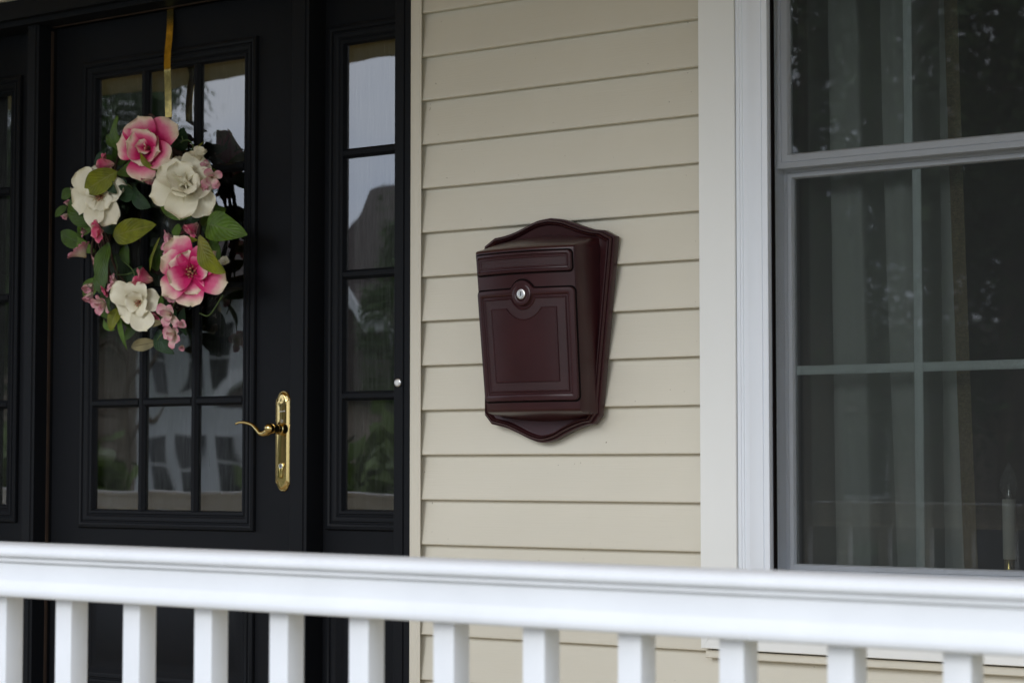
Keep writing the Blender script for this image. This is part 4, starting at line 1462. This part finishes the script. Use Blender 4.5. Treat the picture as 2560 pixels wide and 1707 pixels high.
def strap(name, pts, w, mat, parent, thick=.0011):
    """pts: (px, py, Y)"""
    P = [at(x, y, Y) for x, y, Y in pts]
    vs_, fs = [], []
    for p in P:
        for dx, dy in ((-w, 0), (w, 0), (w, thick), (-w, thick)):
            vs_.append((p.x + dx, p.y + dy, p.z))
    for i in range(len(P) - 1):
        for j in range(4):
            a, b_ = i * 4 + j, i * 4 + (j + 1) % 4
            fs.append((a, b_, b_ + 4, a + 4))
    fs += [(0, 1, 2, 3), tuple(range(len(vs_) - 4, len(vs_)))]
    return mesh(name, vs_, fs, mat, parent, autosmooth=30)


hs = spline([(425, -14, .0905), (425.5, 18, .090), (425, 60, .086), (422.5, 98, .078)], 12) + spline([(422.4, 99, .0779), (419, 135, .066), (418, 168, .058)], 8)[1:] + \
    spline([(418, 168.5, .058), (418.6, 178, .0575), (419.5, 215, .0625), (420.5, 260, .066), (421.5, 294, .066)], 12)[1:]
strap('strap', hs, .0116, M['brass_worn'], hang)
hk = spline([(421.5, 294, .066), (421, 303, .052), (416, 311, .036), (408, 313, .030)], 10)
strap('hook', hk, .0100, M['brown_ribbon'], hang)
strap('hook', spline([(410, 313, .032), (396, 306, .030), (384, 293, .028), (374, 285, .03)], 10), .0070, M['brown_ribbon'], hang)

# ================================================================== ACROSS THE STREET (seen in the glass)
def ref(px, Y, glassY=.10):
    """x of the place at depth Y that the camera sees mirrored in the glass at photo column px"""
    p = at(px, 1165, glassY)
    dx = (p.x - CAM.x) / (p.y - CAM.y)
    return p.x + dx * (glassY - Y)


def crown_mesh(name, rx, rz, n, seed, leafsize=.30, mat='foliage', nc=60):
    rnd = np.random.default_rng(seed)
    cl = rnd.normal(size=(nc, 3)); cl /= np.linalg.norm(cl, axis=1)[:, None]
    cl *= (rnd.uniform(.15, 1, (nc, 1)) ** .5) * np.array([rx, rx, rz]) * .80
    cs = rnd.uniform(.16, .36, nc) * rx
    k_ = rnd.integers(0, nc, n)
    p = cl[k_] + rnd.normal(size=(n, 3)) * cs[k_][:, None] * .55
    a = rnd.normal(size=(n, 3)); a /= np.linalg.norm(a, axis=1)[:, None]
    b_ = np.cross(a, rnd.normal(size=(n, 3))); b_ /= np.linalg.norm(b_, axis=1)[:, None]
    s = (rnd.uniform(.5, 1.2, n) * leafsize)[:, None]
    V_ = np.stack([p - a * s, p + b_ * s * .5, p + a * s, p - b_ * s * .5], 1).reshape(-1, 3)
    me = bpy.data.meshes.new(name)
    me.from_pydata(V_.tolist(), [], [(4 * i, 4 * i + 1, 4 * i + 2, 4 * i + 3) for i in range(n)])
    me.materials.append(M[mat])
    return me


def trunk_mesh(h, r, seed):
    rnd = random.Random(seed)
    parts = []
    pts = [(0, 0, -.1), (rnd.uniform(-.1, .1), rnd.uniform(-.1, .1), h * .35), (rnd.uniform(-.2, .2), rnd.uniform(-.2, .2), h * .7), (rnd.uniform(-.4, .4), rnd.uniform(-.4, .4), h)]
    path = spline(pts, 10)
    parts.append(tube_geo(path, [r * (1.25 if i == 0 else 1 - .08 * i) for i in range(10)], 10))
    for b_ in range(7):
        a = rnd.uniform(0, 6.28); z0_ = h * rnd.uniform(.35, .85); ln = h * rnd.uniform(.25, .45)
        q = path[int(z0_ / h * 9)]
        pp = [tuple(q), (q[0] + math.cos(a) * ln * .5, q[1] + math.sin(a) * ln * .5, q[2] + ln * .35), (q[0] + math.cos(a) * ln * .9, q[1] + math.sin(a) * ln * .9, q[2] + ln * .8)]
        parts.append(tube_geo(spline(pp, 6), [r * .4 * (1 - .13 * i) for i in range(6)], 6))
    v, f = merge(parts)
    me = bpy.data.meshes.new('trunk')
    me.from_pydata([tuple(x) for x in v], [], f)
    me.materials.append(M['bark'])
    for p in me.polygons: p.use_smooth = True
    return me


CR = [crown_mesh('crown', 3.2, 3.8, 24000, 1, .11), crown_mesh('crown', 4.4, 4.8, 12000, 2, .105, nc=30), crown_mesh('crown', 2.6, 4.6, 24000, 3, .10)]
TRK = [trunk_mesh(6.0, .24, 4), trunk_mesh(8.0, .34, 5)]


def tree(x, y, kind, s, label, cz=None):
    r = empty('shade_tree', (x, y, GZ), label, 'tree', 'trees across the street')
    tm = TRK[kind % 2]
    t = link('trunk', tm, None, r, (x, y, GZ)); t.scale = (s, s, s); t.rotation_euler.z = x
    c = link('crown', CR[kind], None, r, (x, y, GZ + (6.2 if cz is None else cz) * s)); c.scale = (s, s, s); c.rotation_euler.z = x * 1.7


tree(ref(300, -31), -31, 2, .95, 'tall narrow tree standing left of the grey house, mirrored in the left door panes', 8.6)
tree(ref(60, -36), -36, 1, 1.0, 'broad tree mirrored beside the left edge of the front door', 7.0)
tree(ref(-120, -30), -30, 2, 1.2, 'narrow tree mirrored in the left sidelight')
tree(ref(1090, -29), -29, 2, .62, 'small tree in front of the brown roof, mirrored in the right sidelight', 7.6)
tree(ref(2060, -24), -24, 1, 1.05, 'large tree mirrored in the left half of the window', 6.0)
tree(ref(2560, -25), -25, 1, 1.10, 'large tree mirrored in the right half of the window', 6.4)
tree(ref(2330, -33), -33, 1, .9, 'tree standing farther back, mirrored between the two large window trees', 5.4)
tree(ref(2900, -26), -26, 1, 1.2, 'broad tree across the street beyond the right edge of the window')
tree(16, -30, 1, 1.2, 'broad tree across the street far to the right')

for i, (px_, yy_, k_, sc_) in enumerate(((-150, -50, 1, 1.4),)):
    tree(ref(px_, yy_), yy_, k_, sc_, 'broad tree far back beyond the left sidelight', 3.2)

# shrubs
SHM = crown_mesh('foliage', .8, .7, 2600, 9, .09, 'foliage_b')
for i, (px_, Y_, s_) in enumerate(((840, -13.2 + 4, 1.3), (930, -9.0, 1.5), (1000, -8.8, 1.3), (60, -9.5, 1.5), (-60, -9.3, 1.4))):
    x = ref(px_, Y_)
    sh = link('shrub', SHM, None, None, (x, Y_, GZ + .62 * s_)); sh.scale = (s_, s_, s_); sh.rotation_euler.z = i * 1.3
    tag(sh, ['rounded green shrub mirrored at the left side of the right sidelight', 'rounded green shrub mirrored in the middle of the right sidelight', 'rounded green shrub mirrored behind the door casing',
             'rounded green shrub mirrored in the left sidelight', 'rounded green shrub beyond the left sidelight'][i], 'shrub', 'shrubs in the front yard')

# the house opposite
HY = -35.0
hx0, hx1 = ref(372, HY), ref(585, HY)
house = empty('opposite_house', ((hx0 + hx1) / 2, HY, GZ), 'grey two-storey house across the street mirrored in the door glass', 'house')


def gable(name, x0, x1, z0_, z1_, y0_, y1_, mat, parent):
    xm = (x0 + x1) / 2
    vs_ = [(x0, y0_, z0_), (x1, y0_, z0_), (xm, y0_, z1_), (x0, y1_, z0_), (x1, y1_, z0_), (xm, y1_, z1_)]
    return mesh(name, vs_, [(0, 1, 2), (3, 5, 4), (0, 2, 5, 3), (1, 4, 5, 2), (0, 3, 4, 1)], mat, parent)


wx0, wx1 = hx0 - .3, hx1 + .3
box('wall', wx0, wx1, HY - 6, HY, GZ, 5.2, M['far_wall'], house)
gable('roof', wx0 - .4, wx1 + .4, 5.2, 7.4, HY + .4, HY - 6, M['far_roof'], house)
box('wall', wx1, wx1 + 12, HY - 7, HY - 1.0, GZ, 4.0, M['far_tan'], house)
mesh('roof', [(wx1 - .2, HY - .4, 3.9), (wx1 + 12.5, HY - .4, 3.9), (wx1 + 12.5, HY - 5, 8.3), (wx1 - .2, HY - 5, 8.3), (wx1 - .2, HY - 9.5, 3.9), (wx1 + 12.5, HY - 9.5, 3.9)],
     [(0, 1, 2, 3), (3, 2, 5, 4), (0, 3, 4), (1, 5, 2), (0, 4, 5, 1)], M['far_roof'], house)
box('wall', wx0 - 9, wx0, HY - 7, HY - 1.2, GZ, 5.0, M['far_tan'], house)
mesh('roof', [(wx0 - 9.4, HY - .7, 4.9), (wx0 + .1, HY - .7, 4.9), (wx0 + .1, HY - 4.5, 7.8), (wx0 - 9.4, HY - 4.5, 7.8), (wx0 - 9.4, HY - 8, 4.9), (wx0 + .1, HY - 8, 4.9)],
     [(0, 1, 2, 3), (3, 2, 5, 4), (0, 3, 4), (1, 5, 2), (0, 4, 5, 1)], M['far_roof'], house)
# a low white-trimmed gable in front (garage), mirrored in the right sidelight
gx0_, gx1_ = ref(905, HY + 2) - 3.6, ref(905, HY + 2) + 2.4
box('garage_wall', gx0_, gx1_, HY - 3, HY + 2, GZ, 2.4, M['far_tan'], house)
gable('garage_roof', gx0_ - .4, gx1_ + .4, 2.4, 5.0, HY + 2.3, HY - 4, M['far_roof'], house)
xm = (gx0_ + gx1_) / 2
for sgn, x_ in ((-1, gx0_ - .45), (1, gx1_ + .45)):
    mesh('rake_board', [(x_, HY + 2.32, 2.35), (xm, HY + 2.32, 5.0), (xm, HY + 2.32, 5.32), (x_, HY + 2.32, 2.67), (x_, HY + 2.42, 2.35), (xm, HY + 2.42, 5.0), (xm, HY + 2.42, 5.32), (x_, HY + 2.42, 2.67)],
         [(0, 1, 2, 3), (7, 6, 5, 4), (0, 4, 5, 1), (3, 2, 6, 7), (0, 3, 7, 4), (1, 5, 6, 2)], M['far_white'], house)
ww = (wx1 - wx0)
for z0_, z1_ in ((.35, 1.75), (2.9, 4.45)):
    for q in (.12, .42, .74):
        xx = wx0 + ww * q
        fr_ = box('window', xx - .04, xx + ww * .18 + .04, HY, HY + .05, z0_ - .06, z1_ + .06, M['far_white'], house)
        box('pane', xx, xx + ww * .18, HY + .051, HY + .06, z0_, (z0_ + z1_) / 2 - .03, M['far_glass'], fr_)
        box('pane', xx, xx + ww * .18, HY + .051, HY + .06, (z0_ + z1_) / 2 + .03, z1_, M['far_glass'], fr_)
for q in (1.2, 4.0, 6.8):
    fr_ = box('window', wx1 + q, wx1 + q + 1.1, HY - .999, HY - .95, .6, 2.3, M['far_white'], house)
    box('pane', wx1 + q + .08, wx1 + q + 1.02, HY - .949, HY - .94, .68, 2.22, M['far_glass'], fr_)

# parked car, mirrored in the bottom of the window --------------------------------------------
CXr, CYr = ref(2560, -11.6), -13.7
car = empty('parked_car', (CXr, CYr, GZ), 'dark car parked at the kerb, mirrored low in the window behind the candle', 'car')
side_p = [(-2.2, .35), (-2.25, .62), (-2.1, .80), (-1.1, .92), (-.55, 1.32), (.1, 1.42), (.95, 1.38), (1.65, .98), (2.15, .92), (2.25, .70), (2.2, .35)]
lo_ = []
for yo, sc, dz in ((-.88, .97, 0), (-.90, 1, .0), (-.80, 1, .02), (.80, 1, .02), (.90, 1, 0), (.88, .97, 0)):
    ring = []
    for x, z in side_p:
        y = yo * (1 if z < .95 else .86)
        ring.append((CXr + x * sc, CYr + y, GZ + .02 + z + dz * (z > .9)))
    lo_.append(ring)
loft('body', lo_, M['car_paint'], car, cap0=True, cap1=True, auto=30)
for y in (-.80, .80):
    for pts in ([(-.92, .95), (-.5, 1.28), (.05, 1.36), (.05, .95)], [(.12, .95), (.12, 1.36), (.9, 1.32), (1.42, .98)]):
        yo = CYr + y + math.copysign(.012, y)
        mesh('side_window', [(CXr + x, yo - math.copysign((z - .95) * .06, y), GZ + .03 + z) for x, z in pts], [(0, 1, 2, 3)], M['far_glass'], car)
for x in (-1.35, 1.35):
    for y in (-.82, .82):
        v, f = lathe_geo((CXr + x, CYr + y - .11, GZ + .335), (0, 1, 0), [(.20, 0), (.30, 0), (.33, .03), (.33, .19), (.30, .22), (.20, .22)], 24)
        wl_ = mesh('wheel', v, f, M['tyre'], car, autosmooth=40)
        v, f = lathe_geo((CXr + x, CYr + y - .115, GZ + .335), (0, 1, 0), [(.03, 0), (.19, .02), (.20, .05), (.20, .18), (.19, .21), (.03, .23)], 16)
        mesh('rim', v, f, M['satin_metal'], wl_, autosmooth=40)
for y in (-.62, .62):
    for x in (-2.22, 2.22):
        box('headlight' if x < 0 else 'tail_light', CXr + x - .04, CXr + x + .04, CYr + y - .16, CYr + y + .16, GZ + .66, GZ + .80, M['lamp_glass'], car, bevel=.02)

# neighbouring house opposite the window
nx_, NY = ref(2350, -38), -38.0
nb = empty('neighbour_house', (nx_, NY, GZ), 'brown low house across the street mirrored in the lower half of the window', 'house')
box('wall', nx_ - 8, nx_ + 8, NY - 7, NY, GZ, 2.2, M['far_tan'], nb)
mesh('roof', [(nx_ - 8.5, NY + .5, 2.15), (nx_ + 8.5, NY + .5, 2.15), (nx_ + 6, NY - 3.5, 4.2), (nx_ - 6, NY - 3.5, 4.2), (nx_ - 8.5, NY - 7.5, 2.15), (nx_ + 8.5, NY - 7.5, 2.15)],
     [(0, 1, 2, 3), (3, 2, 5, 4), (0, 3, 4), (1, 5, 2), (0, 4, 5, 1)], M['far_roof'], nb)
for q in (-6.2, -2.4, 1.6, 5.0):
    fr_ = box('window', nx_ + q, nx_ + q + 1.3, NY + .001, NY + .05, .3, 1.8, M['far_white'], nb)
    box('pane', nx_ + q + .08, nx_ + q + 1.22, NY + .051, NY + .06, .38, 1.72, M['far_glass'], fr_)
